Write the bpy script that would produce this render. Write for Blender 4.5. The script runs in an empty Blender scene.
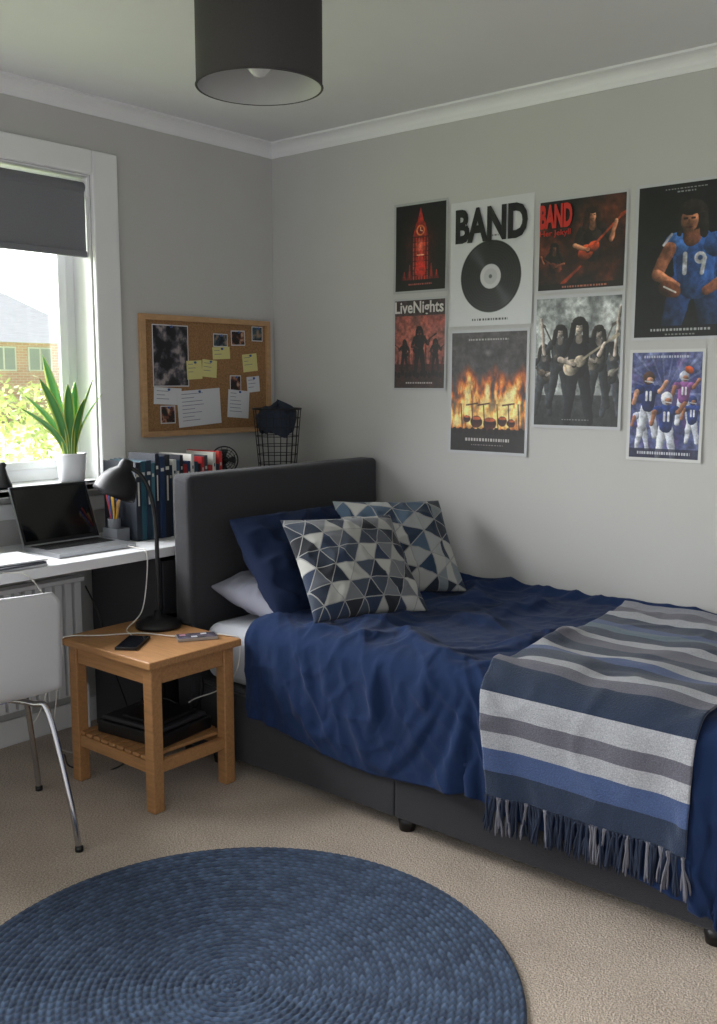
import bpy, math, random
import numpy as np
from mathutils import Vector, Matrix, noise
from mathutils.bvhtree import BVHTree
random.seed(7); np.random.seed(7)
scene = bpy.context.scene
COL = scene.collection
pi = math.pi

def s2l(c):
    out = []
    for v in c[:3]:
        v = v/255.0
        out.append(v/12.92 if v <= 0.04045 else ((v+0.055)/1.055)**2.4)
    return tuple(out)+(1.0,)

# ------------------------------------------------------------------ materials
def mat(name, col, rough=0.6, metal=0.0, var=0.0, vscale=8.0, bump=0.0, bscale=60.0, sheen=0.0, spec=0.5,
        coat=0.0, emis=None, estr=0.0, stretch=None, trans=0.0):
    m = bpy.data.materials.new(name); m.use_nodes = True
    nt = m.node_tree; N = nt.nodes; L = nt.links
    b = N['Principled BSDF']
    c = s2l(col)
    b.inputs['Base Color'].default_value = c
    b.inputs['Roughness'].default_value = rough
    b.inputs['Metallic'].default_value = metal
    b.inputs['Specular IOR Level'].default_value = spec
    if sheen: b.inputs['Sheen Weight'].default_value = sheen
    if coat: b.inputs['Coat Weight'].default_value = coat
    if trans: b.inputs['Transmission Weight'].default_value = trans
    if emis:
        b.inputs['Emission Color'].default_value = s2l(emis); b.inputs['Emission Strength'].default_value = estr
    tc = N.new('ShaderNodeTexCoord'); mp = N.new('ShaderNodeMapping')
    L.new(tc.outputs['Object'], mp.inputs['Vector'])
    if stretch: mp.inputs['Scale'].default_value = stretch
    if var > 0:
        n = N.new('ShaderNodeTexNoise'); n.inputs['Scale'].default_value = vscale; n.inputs['Detail'].default_value = 6
        L.new(mp.outputs[0], n.inputs['Vector'])
        r = N.new('ShaderNodeMapRange'); r.inputs[1].default_value = 0.3; r.inputs[2].default_value = 0.7
        r.inputs[3].default_value = 1-var; r.inputs[4].default_value = 1+var
        L.new(n.outputs['Fac'], r.inputs[0])
        mx = N.new('ShaderNodeVectorMath'); mx.operation = 'SCALE'; mx.inputs[0].default_value = c[:3]
        L.new(r.outputs[0], mx.inputs['Scale']); L.new(mx.outputs[0], b.inputs['Base Color'])
    if bump > 0:
        n = N.new('ShaderNodeTexNoise'); n.inputs['Scale'].default_value = bscale; n.inputs['Detail'].default_value = 4
        L.new(mp.outputs[0], n.inputs['Vector'])
        bp = N.new('ShaderNodeBump'); bp.inputs['Strength'].default_value = bump; bp.inputs['Distance'].default_value = 0.01
        L.new(n.outputs['Fac'], bp.inputs['Height']); L.new(bp.outputs[0], b.inputs['Normal'])
    return m

def attr_mat(name, rough=0.6, coat=0.0, bump=0, bscale=200, sheen=0):
    m = mat(name, (128,128,128), rough, bump=bump, bscale=bscale, sheen=sheen, coat=coat)
    N = m.node_tree.nodes; a = N.new('ShaderNodeVertexColor'); a.layer_name = 'Col'
    m.node_tree.links.new(a.outputs['Color'], N['Principled BSDF'].inputs['Base Color'])
    return m

# ------------------------------------------------------------------ mesh builder
class MB:
    def __init__(s): s.v=[]; s.f=[]; s.m=[]; s.sm=[]; s.uv={}
    def add(s, vs, fs, mi=0, smooth=False, M=None):
        o=len(s.v)
        for p in vs:
            p=Vector(p)
            s.v.append(tuple(M@p if M is not None else p))
        for f in fs:
            s.f.append([i+o for i in f]); s.m.append(mi); s.sm.append(smooth)
    def box(s,x0,x1,y0,y1,z0,z1,mi=0,M=None):
        vs=[(x0,y0,z0),(x1,y0,z0),(x1,y1,z0),(x0,y1,z0),(x0,y0,z1),(x1,y0,z1),(x1,y1,z1),(x0,y1,z1)]
        fs=[(0,3,2,1),(4,5,6,7),(0,1,5,4),(1,2,6,5),(2,3,7,6),(3,0,4,7)]
        s.add(vs,fs,mi,False,M)
    def beam(s,p,q,w,h,mi=0):
        p=Vector(p);q=Vector(q);d=(q-p);l=d.length;z=d/l
        up=Vector((0,0,1)) if abs(z.z)<.9 else Vector((1,0,0))
        x=up.cross(z).normalized();y=z.cross(x)
        M=Matrix((( x.x,y.x,z.x,p.x),(x.y,y.y,z.y,p.y),(x.z,y.z,z.z,p.z),(0,0,0,1)))
        s.box(-w/2,w/2,-h/2,h/2,0,l,mi,M)
    def tube(s,pts,r,mi=0,n=10,cap=True,closed=False,M=None):
        pts=[Vector(p) for p in pts]; k=len(pts)
        rr=r if isinstance(r,(list,tuple)) else [r]*k
        vs=[];fs=[]
        t0=(pts[1]-pts[0]).normalized()
        a=Vector((0,0,1)) if abs(t0.z)<.9 else Vector((1,0,0))
        x=a.cross(t0).normalized()
        for i,p in enumerate(pts):
            if closed: t=(pts[(i+1)%k]-pts[i-1])
            else: t=(pts[min(i+1,k-1)]-pts[max(i-1,0)])
            t.normalize()
            x=(x-t*x.dot(t)).normalized(); y=t.cross(x)
            for j in range(n):
                an=2*pi*j/n
                vs.append(p+(x*math.cos(an)+y*math.sin(an))*rr[i])
        for i in range(k if closed else k-1):
            i2=(i+1)%k
            for j in range(n):
                j2=(j+1)%n
                fs.append((i*n+j,i*n+j2,i2*n+j2,i2*n+j))
        if cap and not closed:
            fs.append(tuple(range(n-1,-1,-1))); fs.append(tuple((k-1)*n+j for j in range(n)))
        s.add(vs,fs,mi,True,M)
    def lathe(s,prof,c=(0,0,0),mi=0,n=40,M=None,smooth=True):
        vs=[];fs=[]
        for (r,z) in prof:
            for j in range(n):
                a=2*pi*j/n; vs.append((c[0]+r*math.cos(a),c[1]+r*math.sin(a),c[2]+z))
        for i in range(len(prof)-1):
            for j in range(n):
                j2=(j+1)%n; fs.append((i*n+j,i*n+j2,(i+1)*n+j2,(i+1)*n+j))
        s.add(vs,fs,mi,smooth,M)
    def grid(s,fn,nu,nv,mi=0,M=None):
        vs=[fn(i/nu,j/nv) for i in range(nu+1) for j in range(nv+1)]
        fs=[(i*(nv+1)+j,(i+1)*(nv+1)+j,(i+1)*(nv+1)+j+1,i*(nv+1)+j+1) for i in range(nu) for j in range(nv)]
        s.add(vs,fs,mi,True,M)
    def done(s,name,mats,bevel=0,seg=2,solid=0,sub=0,parent=None):
        me=bpy.data.meshes.new(name); me.from_pydata(s.v,[],s.f)
        if not isinstance(mats,(list,tuple)): mats=[mats]
        for m in mats: me.materials.append(m)
        me.polygons.foreach_set('material_index',s.m); me.polygons.foreach_set('use_smooth',s.sm)
        me.update()
        ob=bpy.data.objects.new(name,me); COL.objects.link(ob)
        if solid:
            q=ob.modifiers.new('solid','SOLIDIFY'); q.thickness=abs(solid); q.offset=-1 if solid>0 else 1
        if bevel:
            q=ob.modifiers.new('bevel','BEVEL'); q.width=bevel; q.segments=seg; q.limit_method='ANGLE'; q.angle_limit=math.radians(55)
        if sub:
            q=ob.modifiers.new('sub','SUBSURF'); q.levels=sub; q.render_levels=sub
        if parent: ob.parent=parent
        return ob

def smoothpath(pts,n=8):
    P=[Vector(p) for p in pts]; P=[P[0]*2-P[1]]+P+[P[-1]*2-P[-2]]; out=[]
    for i in range(1,len(P)-2):
        for k in range(n):
            t=k/n; a,b,c,d=P[i-1],P[i],P[i+1],P[i+2]
            out.append(0.5*((2*b)+(c-a)*t+(2*a-5*b+4*c-d)*t*t+(-a+3*b-3*c+d)*t**3))
    out.append(P[-2]); return out

def ridge(v,p=3): 
    return max(0,1-abs(v)*2.2)**p
def nz(a,b,c): return noise.noise(Vector((a,b,c)))

# ------------------------------------------------------------------ duvet: cloth simulated over the mattress
SF=.965; R=.075; XF=2.53
def base(X,s):
    """undisplaced bed-cover surface: position and normal"""
    oy=max(0,s-SF); ox=max(0,X-XF)
    y=-.025-min(s,SF); x=min(X,XF)
    Lh=math.hypot(ox,oy); top=.560
    if Lh>1e-6:
        nx,ny=ox/Lh,-oy/Lh
        if Lh<R*pi/2: out=R*math.sin(Lh/R); dn=R*(1-math.cos(Lh/R)); phi=Lh/R
        else:
            e=Lh-R*pi/2; out=R+.02*e; dn=R+e; phi=pi/2
    else: nx=0;ny=-1;out=0;dn=0;phi=0
    return Vector((x+nx*out,y+ny*out,top-dn)),Vector((nx*math.sin(phi),ny*math.sin(phi),math.cos(phi)))
DNU,DNV=176,130
def smx(X): return 1.250+.05*max(0,min(1,(X-.95)/.5))+.05*max(0,(X-1.6))/.9
def make_duvet_points():
    mb=MB()
    mb.box(.66,2.555,-1.047,.0,.0,.538)
    colr=mb.done('tmp_collider',[],bevel=.05,seg=4)
    colr.modifiers.new('col','COLLISION'); colr.collision.thickness_outer=.006; colr.collision.cloth_friction=60
    mb=MB(); mb.box(-.1,3.5,.0,.1,-.1,1.4); wall=mb.done('tmp_wall',[])
    wall.modifiers.new('col','COLLISION'); wall.collision.thickness_outer=.004
    def f(u,v):
        X=.930+u*(XF+.38-.930); s=v*smx(X)
        p,n=base(X,s)
        w=nz(X*2.1,s*2.1,3)*.7
        hang=min(1,max(0,s-SF)/.2)
        d=.018+.018*nz(X*3+w,s*3.4-X,.3)+.018*nz(X*8+s*4,s*7-X*3,1.3)+.012*ridge(nz(X*5+s*5+w,s*3-X*3,6.3))
        d+=hang*(.038*(nz(X*9-(s-SF)*7,s*.8,5.5)+.25))
        return p+n*max(.006,d)
    mb=MB(); mb.grid(f,DNU,DNV); ob=mb.done('tmp_cloth',[])
    vg=ob.vertex_groups.new(name='pin')
    idx=[i*(DNV+1) for i in range(DNU+1)]
    rs=random.Random(5)
    def near(X,s):
        i=int(round((X-.930)/(XF+.38-.930)*DNU)); j=int(round(s/smx(X)*DNV)); return i,j
    tacks=[]
    x=.98
    while x<2.5:
        tacks.append((x,.93+rs.uniform(-.03,.03))); x+=rs.uniform(.09,.20)
    for k in range(34): tacks.append((rs.uniform(1.0,2.5),rs.uniform(.08,.85)))
    for k in range(7): tacks.append((.945,.12+k*.13))
    for (X,s) in tacks:
        i,j=near(X,s)
        if 0<=i<=DNU and 0<=j<=DNV: idx.append(i*(DNV+1)+j)
        p,n=base(.930+i/DNU*(XF+.38-.930),j/DNV*smx(X)); ob.data.vertices[i*(DNV+1)+j].co=p+n*.004
    vg.add(idx,1.0,'REPLACE')
    cl=ob.modifiers.new('cloth','CLOTH'); st=cl.settings
    st.quality=7; st.mass=.30; st.air_damping=3
    st.tension_stiffness=20; st.compression_stiffness=20; st.shear_stiffness=7; st.bending_stiffness=.15
    st.tension_damping=10; st.compression_damping=10; st.shear_damping=10
    st.shrink_min=-.068; st.vertex_group_mass='pin'
    cl.collision_settings.distance_min=.006; cl.collision_settings.collision_quality=3
    cl.collision_settings.use_self_collision=False
    scene.frame_start=1; scene.frame_end=60
    cl.point_cache.frame_start=1; cl.point_cache.frame_end=60
    before=np.array([v.co[:] for v in ob.data.vertices])
    for fr in range(1,29): scene.frame_set(fr)
    dg=bpy.context.evaluated_depsgraph_get(); ev=ob.evaluated_get(dg); me=ev.to_mesh()
    P=np.array([v.co[:] for v in me.vertices]); ev.to_mesh_clear()
    for o in (ob,colr,wall):
        bpy.data.objects.remove(o)
    scene.frame_set(1)
    print('DUVET SIM moved',float(np.abs(P-before).max()),P.min(0),P.max(0))
    if P.shape!=before.shape or not np.isfinite(P).all() or P.min()<-2 or P.max()>4: P=before
    P=P.reshape(DNU+1,DNV+1,3)
    for k in range(2):
        Q=np.pad(P,((1,1),(1,1),(0,0)),'edge'); A=(Q[:-2,1:-1]+Q[2:,1:-1]+Q[1:-1,:-2]+Q[1:-1,2:])/4
        A[0,:]=P[0,:];A[-1,:]=P[-1,:];A[:,0]=P[:,0];A[:,-1]=P[:,-1]
        P=P*.5+A*.5
    def dbl(P):
        n=P.shape[0]; Q=np.zeros((2*n-1,)+P.shape[1:]); Q[::2]=P; Q[1::2]=(P[1:]+P[:-1])/2; return Q
    P=dbl(P); P=np.swapaxes(dbl(np.swapaxes(P,0,1)),0,1)
    # the throw presses the duvet flat where it lies on it
    Xs=.930+np.arange(P.shape[0])/(P.shape[0]-1)*(XF+.38-.930)
    msk=np.clip((Xs-1.84)/.10,0,1)*np.clip((2.46-Xs)/.08,0,1); msk=(msk*msk*(3-2*msk))[:,None,None]
    for k in range(60):
        A=P.copy(); A[1:-1,1:-1]=(P[:-2,1:-1]+P[2:,1:-1]+P[1:-1,:-2]+P[1:-1,2:])/4
        A[1:-1,-1]=(P[:-2,-1]+P[2:,-1])/2
        if k<2: wgt=.5*np.ones_like(msk)
        else: wgt=.8*msk
        P=P*(1-wgt)+A*wgt
    gu=np.gradient(P,axis=0);gv=np.gradient(P,axis=1); nn=np.cross(gu,gv); nn/=np.linalg.norm(nn,axis=2,keepdims=True)+1e-9
    if nn[nn.shape[0]//2,20,2]<0: nn=-nn
    for i in range(P.shape[0]):
        X=Xs[i]; mk=1-.85*float(msk[i,0,0])
        for j in range(P.shape[1]):
            s=j/(P.shape[1]-1)*smx(X); h=min(1,max(0,s-SF+.12)/.2)
            w1=nz(X*2.6,s*2.6,31)*.5; w2=nz(X*2.6,s*2.6,37)*.5
            d=.0060*ridge(nz((X+s*.7)*4.2+w1*2,(s-X*.5)*1.7+w2,41),2.5)*(1-.45*h)
            d+=.0040*ridge(nz(X*5.5+w2*3,s*6.5+w1*3,43),3)
            d+=.0026*ridge(nz(X*13+w1*5,s*10+w2*5,47),2)
            d+=.0009*nz(X*34,s*34,49)
            d+=h*.009*ridge(nz((X-(s-SF)*.8)*11+w1*2,s*1.8,53),2)
            P[i,j]+=nn[i,j]*d*mk
    return P
DP=make_duvet_points(); DNU,DNV=DP.shape[0]-1,DP.shape[1]-1
DP[:,:,2]=np.maximum(DP[:,:,2],.05); DP[:,:,1]=np.minimum(DP[:,:,1],-.012)

# ------------------------------------------------------------------ common materials
M_wall=mat('wall_paint',(186,185,182),.85,var=.02,vscale=3,bump=.05,bscale=180)
M_wall_l=mat('wall_paint_window_side',(186,185,182),.85,var=.02,vscale=3,bump=.05,bscale=180)
M_ceil=mat('ceiling_paint',(214,214,215),.9,var=.01)
M_trim=mat('white_trim',(226,226,226),.45,var=.01)
M_upvc=mat('upvc_white',(238,239,241),.3)
M_char=mat('charcoal_fabric',(42,42,47),.95,var=.3,vscale=260,bump=.5,bscale=420,sheen=.12)
M_black=mat('black_plastic',(14,14,16),.4)
M_blackm=mat('black_metal',(20,20,23),.45,metal=.3)
M_white=mat('white_laminate',(222,223,226),.35,var=.01)
M_chrome=mat('chrome',(200,200,205),.18,metal=1)
M_silver=mat('silver_aluminium',(170,172,176),.35,metal=.8)
M_wood=mat('honey_wood',(168,122,78),.5,var=.16,vscale=9,stretch=(1.2,14,14),bump=.05,bscale=30)
M_wood2=mat('frame_wood',(180,142,102),.5,var=.12,vscale=10,stretch=(8,2,8))
M_cable=mat('white_cable',(215,212,205),.5)
M_bcable=mat('black_cable',(20,20,22),.5)

# ------------------------------------------------------------------ room shell
H=2.41; RX=4.1; RY=-4.1
WY0,WY1,WZ0,WZ1=-2.75,-0.98,0.97,2.13
mb=MB(); mb.box(0,RX,RY,0,-0.1,0)
carpet=mat('beige_carpet',(186,169,152),.98,sheen=.2)
N=carpet.node_tree.nodes;L=carpet.node_tree.links;b=N['Principled BSDF']
tc=N.new('ShaderNodeTexCoord')
n1=N.new('ShaderNodeTexNoise');n1.inputs['Scale'].default_value=190;n1.inputs['Detail'].default_value=5;L.new(tc.outputs['Object'],n1.inputs['Vector'])
n2=N.new('ShaderNodeTexNoise');n2.inputs['Scale'].default_value=5;n2.inputs['Detail'].default_value=4;L.new(tc.outputs['Object'],n2.inputs['Vector'])
ad=N.new('ShaderNodeMath');ad.operation='MULTIPLY_ADD';ad.inputs[1].default_value=.25;L.new(n2.outputs['Fac'],ad.inputs[0]);L.new(n1.outputs['Fac'],ad.inputs[2])
cr=N.new('ShaderNodeValToRGB');cr.color_ramp.elements[0].position=.42;cr.color_ramp.elements[0].color=s2l((142,125,109));cr.color_ramp.elements[1].position=.8;cr.color_ramp.elements[1].color=s2l((202,186,169))
L.new(ad.outputs[0],cr.inputs[0]);L.new(cr.outputs[0],b.inputs['Base Color'])
bp=N.new('ShaderNodeBump');bp.inputs['Strength'].default_value=.6;bp.inputs['Distance'].default_value=.006
vo=N.new('ShaderNodeTexVoronoi');vo.inputs['Scale'].default_value=210;L.new(tc.outputs['Object'],vo.inputs['Vector'])
L.new(vo.outputs['Distance'],bp.inputs['Height']);L.new(bp.outputs[0],b.inputs['Normal'])
mb.done('floor',carpet)
mb=MB(); mb.box(-.2,RX,RY,.2,H,H+.1); mb.done('ceiling',M_ceil)
mb=MB(); mb.box(-.2,RX,0,.2,-.1,H); mb.done('wall_back',M_wall)
mb=MB()
mb.box(-.2,0,RY,WY0,-.1,H); mb.box(-.2,0,WY1,0,-.1,H)
mb.box(-.2,0,WY0,WY1,-.1,WZ0-.02); mb.box(-.2,0,WY0,WY1,WZ1,H)
mb.done('wall_left',M_wall_l)
def cornice(name,axis):
    mb=MB(); prof=[(0,H-.058),(.006,H-.058),(.008,H-.048)]
    for k in range(7):
        a=k/6*pi/2; prof.append((.008+.040*(1-math.cos(a)),H-.048+.038*math.sin(a)))
    prof+=[(.058,H-.008),(.058,H)]
    n=len(prof);vs=[];fs=[]
    for e in (0,1):
        for (o,z) in prof:
            if axis=='x': vs.append(((RX if e else o),-o,z))
            else: vs.append((o,(RY if e else -o),z))
    for i in range(n-1): fs.append((i,i+1,n+i+1,n+i))
    mb.add(vs,fs,0,False); return mb.done(name,M_trim)
cornice('trim_1','x'); cornice('trim_2','y')
mb=MB(); mb.box(0,.015,RY,0,0,.10); mb.done('baseboard_left',M_trim,bevel=.005)
mb=MB(); mb.box(.015,RX,-.015,0,0,.10); mb.done('baseboard_back',M_trim,bevel=.005)

# ------------------------------------------------------------------ window
win=bpy.data.objects.new('window_1',None); COL.objects.link(win)
mb=MB()
c=.09
mb.box(0,.022,WY1-.0,WY1+.115,WZ0-.06,WZ1+c); mb.box(0,.022,WY0-.115,WY0,WZ0-.06,WZ1+c)
mb.box(0,.022,WY0,WY1,WZ1,WZ1+c)
mb.done('casing',M_trim,bevel=.006,parent=win)
mb=MB(); mb.box(-.13,.10,WY0-.0,WY1,WZ0-.03,WZ0); mb.box(.0221,.10,WY0-.14,WY1+.13,WZ0-.03,WZ0); mb.box(.0,.02,WY0-.1,WY1+.1,WZ0-.12,WZ0-.061)
mb.done('window_sill',M_trim,bevel=.006,parent=win)
mb=MB(); mb.box(-.128,-.001,WY1-.006,WY1-.0005,WZ0,WZ1); mb.box(-.128,-.001,WY0+.0005,WY0+.006,WZ0,WZ1); mb.box(-.128,-.001,WY0+.006,WY1-.006,WZ1-.006,WZ1-.0005)
mb.done('reveal_lining',M_trim,parent=win)
mb=MB()
fx0,fx1=-.17,-.12
my=-1.86
w=.055
mb.box(fx0,fx1,WY1-w,WY1,WZ0,WZ1); mb.box(fx0,fx1,WY0,WY0+w,WZ0,WZ1)
mb.box(fx0,fx1,WY0+w,WY1-w,WZ0,WZ0+w); mb.box(fx0,fx1,WY0+w,WY1-w,WZ1-w,WZ1)
mb.box(fx0,fx1,my-.035,my+.035,WZ0+w,WZ1-w)
s0,s1=my+.035,WY1-w
q=.030
mb.box(fx1,fx1+.015,s1-q,s1+.008,WZ0+w-.008,WZ1-w+.008); mb.box(fx1,fx1+.015,s0-.008,s0+q,WZ0+w-.008,WZ1-w+.008)
mb.box(fx1,fx1+.015,s0+q,s1-q,WZ0+w-.008,WZ0+w+q-.008); mb.box(fx1,fx1+.015,s0+q,s1-q,WZ1-w-q+.008,WZ1-w+.008)
mb.box(fx1+.015,fx1+.03,s0+.01,s0+.03,1.45,1.56)
mb.done('frame',M_upvc,bevel=.004,parent=win)
g=bpy.data.materials.new('window_glass');g.use_nodes=True
N=g.node_tree.nodes;L=g.node_tree.links
for n in list(N):
    if n.type!='OUTPUT_MATERIAL': N.remove(n)
o=[n for n in N if n.type=='OUTPUT_MATERIAL'][0]
t=N.new('ShaderNodeBsdfTransparent');gl=N.new('ShaderNodeBsdfGlossy');gl.inputs['Roughness'].default_value=.02
mxs=N.new('ShaderNodeMixShader');mxs.inputs[0].default_value=.04
L.new(t.outputs[0],mxs.inputs[1]);L.new(gl.outputs[0],mxs.inputs[2]);L.new(mxs.outputs[0],o.inputs[0])
mb=MB(); mb.box(-.150,-.146,WY0+w,WY1-w,WZ0+w,WZ1-w); mb.done('glass',g,parent=win)
M_blind=mat('blind_fabric',(118,118,123),.9,var=.06,vscale=200,bump=.1,bscale=300)
mb=MB()
mb.box(-.024,-.020,WY0+.02,WY1-.010,1.845,2.08,0)
mb.box(-.030,-.014,WY0+.02,WY1-.010,1.825,1.848,0)
mb.tube([(-.032,WY0+.015,2.085),(-.032,WY1-.012,2.085)],.022,0,16)
mb.box(-.06,-.004,WY1-.0115,WY1-.0065,2.05,2.12,1)
mb.done('roller_blind',[M_blind,M_upvc],bevel=.002)

# ------------------------------------------------------------------ outside: brick, roof and plant colours bleached to stand for overexposure
grass=mat('grass',(196,212,150),.95,var=.25,vscale=3,bump=.5,bscale=40)
mb=MB(); mb.box(-60,-.3,-40,60,-.3,-.12); mb.done('garden_lawn',grass)
brick=mat('brick',(176,120,98),.9)
N=brick.node_tree.nodes;L=brick.node_tree.links
bt=N.new('ShaderNodeTexBrick');bt.inputs['Scale'].default_value=1.0
bt.inputs['Color1'].default_value=s2l((232,192,180));bt.inputs['Color2'].default_value=s2l((224,178,166));bt.inputs['Mortar'].default_value=s2l((234,222,216))
bt.inputs['Brick Width'].default_value=.3;bt.inputs['Row Height'].default_value=.10;bt.inputs['Mortar Size'].default_value=.012
tc=N.new('ShaderNodeTexCoord');sx=N.new('ShaderNodeSeparateXYZ');cx=N.new('ShaderNodeCombineXYZ')
L.new(tc.outputs['Object'],sx.inputs[0]);L.new(sx.outputs['Y'],cx.inputs['X']);L.new(sx.outputs['Z'],cx.inputs['Y']);L.new(cx.outputs[0],bt.inputs['Vector'])
L.new(bt.outputs['Color'],N['Principled BSDF'].inputs['Base Color'])
roofm=mat('slate_roof',(208,210,216),.8,var=.08,vscale=2,stretch=(1,1,12))
hwin=mat('house_window_glass',(180,188,196),.2)
def house(x,y,wd,hh,rh,dep=6):
    mb=MB()
    mb.box(x-dep,x,y-wd/2,y+wd/2,-.12,hh,0)
    ov=.3
    vs=[(x+ov,y-wd/2-ov,hh-.1),(x+ov,y+wd/2+ov,hh-.1),(x-dep-ov,y+wd/2+ov,hh-.1),(x-dep-ov,y-wd/2-ov,hh-.1),(x-dep/2,y-wd/2+2.6,hh+rh),(x-dep/2,y+wd/2-2.6,hh+rh)]
    mb.add(vs,[(0,1,5,4),(1,2,5),(2,3,4,5),(3,0,4),(3,2,1,0)],1)
    for k in (-.33,-.08,.12,.34):
        yy=y+wd*k
        mb.box(x,x+.06,yy-.5,yy+.5,hh-1.15,hh-.25,2); mb.box(x+.06,x+.07,yy-.44,yy-.04,hh-1.09,hh-.31,3); mb.box(x+.06,x+.07,yy+.04,yy+.44,hh-1.09,hh-.31,3)
    mb.done('brick_house',[brick,roofm,M_upvc,hwin])
house(-30,16.6,7.5,2.9,2.0); house(-33,8.2,7.5,2.7,2.2)
leafm=mat('shrub_leaves',(210,222,158),.8,var=.3,vscale=4)
mb=MB()
for k in range(14000):
    cy=random.uniform(-2.2,5.5);cxx=-4.0+random.gauss(0,.3)+.3*math.sin(cy*2.2)
    hh=1.46+.12*math.sin(cy*2.7+1)+.07*math.sin(cy*6.1)
    p=Vector((cxx,cy,-.06+random.random()**.75*hh))
    a=Vector((random.gauss(0,1),random.gauss(0,1),random.gauss(0,1))).normalized()*.034
    c_=a.cross(Vector((random.random(),random.random(),random.random()))).normalized()*.018
    mb.add([p-a,p+c_,p+a,p-c_],[(0,1,2,3)],0)
mb.done('garden_hedge',leafm)

# ------------------------------------------------------------------ desk
DZ=.76
mb=MB()
mb.box(.03,.50,-3.0,-.03,DZ-.035,DZ,0)
mb.box(.05,.46,-.62,-.60,0,DZ-.035,1); mb.box(.05,.46,-1.07,-1.05,0,DZ-.035,1)  # drawer unit added here, its dark colour standing for shadow under the desk
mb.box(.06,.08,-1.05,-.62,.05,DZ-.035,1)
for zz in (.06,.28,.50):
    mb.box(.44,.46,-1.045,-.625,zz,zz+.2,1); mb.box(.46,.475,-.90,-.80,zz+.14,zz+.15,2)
for y in (-2.95,):
    mb.beam((.08,y,0),(.08,y,DZ-.035),.04,.04,0); mb.beam((.44,y,0),(.44,y,DZ-.035),.04,.04,0)
mb.done('desk',[M_white,mat('under_desk_shade',(46,46,50),.6),M_chrome],bevel=.003)
mb=MB()
mb.box(.045,.05,-2.35,-1.14,.14,.60)
k=-2.34
while k<-1.15:
    mb.box(.05,.075,k,k+.028,.15,.59); k+=.042
mb.box(.04,.09,-2.36,-1.13,.595,.61); mb.box(.02,.045,-1.3,-1.25,.2,.5); mb.box(.016,.045,-2.2,-2.15,.2,.5)
mb.tube(smoothpath([(.06,-1.13,.17),(.06,-1.115,.17),(.06,-1.112,.10),(.06,-1.112,.0)]),.008)
mb.done('radiator',M_trim,bevel=.006)

# ------------------------------------------------------------------ bed
mb=MB()
BX0,BX1,BY=.655,2.58,-1.05
mb.box(BX0,1.5395,BY,-.02,.045,.30,0); mb.box(1.5405,BX1,BY,-.02,.045,.30,0)
bed=mb.done('bed',[M_char],bevel=.007,seg=3)
mb=MB(); mb.box(.55,.65,-1.07,-.03,.045,1.03,0); mb.done('headboard',M_char,bevel=.022,seg=4,parent=bed)
mb=MB()
for x in (.72,1.56,2.50):
    for y in (BY+.04,-.1):
        mb.lathe([(0,0),(.024,0),(.03,.046),(0,.046)],(x,y,0),0,20)
mb.box(.57,.63,-1.05,-1.0,0,.05,0)
mb.box(.57,.63,-.1,-.05,0,.05,0)
mb.done('bed_feet',M_black,parent=bed)
M_sheet=mat('white_sheet',(190,192,200),.9,bump=.25,bscale=14)
mb=MB(); mb.box(.66,2.56,-1.035,-.03,.30,.505)
mb.done('mattress',M_sheet,bevel=.05,seg=5,parent=bed)
mb=MB(); mb.tube([(BX0+.02,BY-.001,.285),(BX1-.02,BY-.001,.285)],.003); mb.done('piping',M_char,parent=bed)

duvet_m=mat('navy_cotton',(27,44,78),.95,var=.06,vscale=6,bump=.12,bscale=60,sheen=.05,spec=.15)
mb=MB(); mb.grid(lambda u,v: tuple(DP[int(round(u*DNU)),int(round(v*DNV))]),DNU,DNV)
bvh=BVHTree.FromPolygons([Vector(v) for v in mb.v],mb.f)
dv=mb.done('duvet',duvet_m,solid=0)
# grid faces point down/inward here, so offset=+1 thickens the duvet towards the mattress
q=dv.modifiers.new('solid','SOLIDIFY'); q.thickness=.008; q.offset=1

# throw blanket
SM=1.335
def stripe_mat():
    m=mat('striped_wool',(128,128,128),.95,sheen=.15,bump=.4,bscale=260)
    N=m.node_tree.nodes;L=m.node_tree.links
    uv=N.new('ShaderNodeUVMap');uv.uv_map='UVMap'
    sp=N.new('ShaderNodeSeparateXYZ');L.new(uv.outputs[0],sp.inputs[0])
    cr=N.new('ShaderNodeValToRGB');cr.color_ramp.interpolation='CONSTANT'
    LG=(158,159,164);TP=(92,91,102);NV=(28,43,66);BL=(60,78,118);MG=(128,129,138);GR=(84,102,114)
    seq=[(0,MG),(.05,TP),(.11,LG),(.16,NV),(.215,BL),(.255,GR),(.30,NV),(.355,LG),(.39,TP),(.44,NV),(.50,LG),(.545,BL),(.58,NV),(.645,LG),(.685,TP),(.72,NV),(.785,LG),(.825,TP),(.86,LG),(.895,BL),(.945,NV)]
    e=cr.color_ramp.elements
    e[0].position=0;e[0].color=s2l(seq[0][1]); e[1].position=seq[1][0]; e[1].color=s2l(seq[1][1])
    for p,c_ in seq[2:]:
        k=e.new(p);k.color=s2l(c_)
    L.new(sp.outputs['Y'],cr.inputs[0])
    nn=N.new('ShaderNodeTexNoise');nn.inputs['Scale'].default_value=320
    tc=N.new('ShaderNodeTexCoord');L.new(tc.outputs['Object'],nn.inputs['Vector'])
    r=N.new('ShaderNodeMapRange');r.inputs[1].default_value=.3;r.inputs[2].default_value=.7;r.inputs[3].default_value=.75;r.inputs[4].default_value=1.25
    L.new(nn.outputs['Fac'],r.inputs[0])
    vm=N.new('ShaderNodeVectorMath');vm.operation='SCALE';L.new(cr.outputs[0],vm.inputs[0]);L.new(r.outputs[0],vm.inputs['Scale'])
    L.new(vm.outputs[0],N['Principled BSDF'].inputs['Base Color'])
    return m
def throwX(u,v):
    xl=1.80+.085*v+.015*math.sin(v*7); xr=2.50-.045*v+.012*math.sin(v*5+1)
    return xl+(xr-xl)*u
NU,NV_=110,220
D=np.zeros((NU+1,NV_+1)); Bp={}
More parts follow.
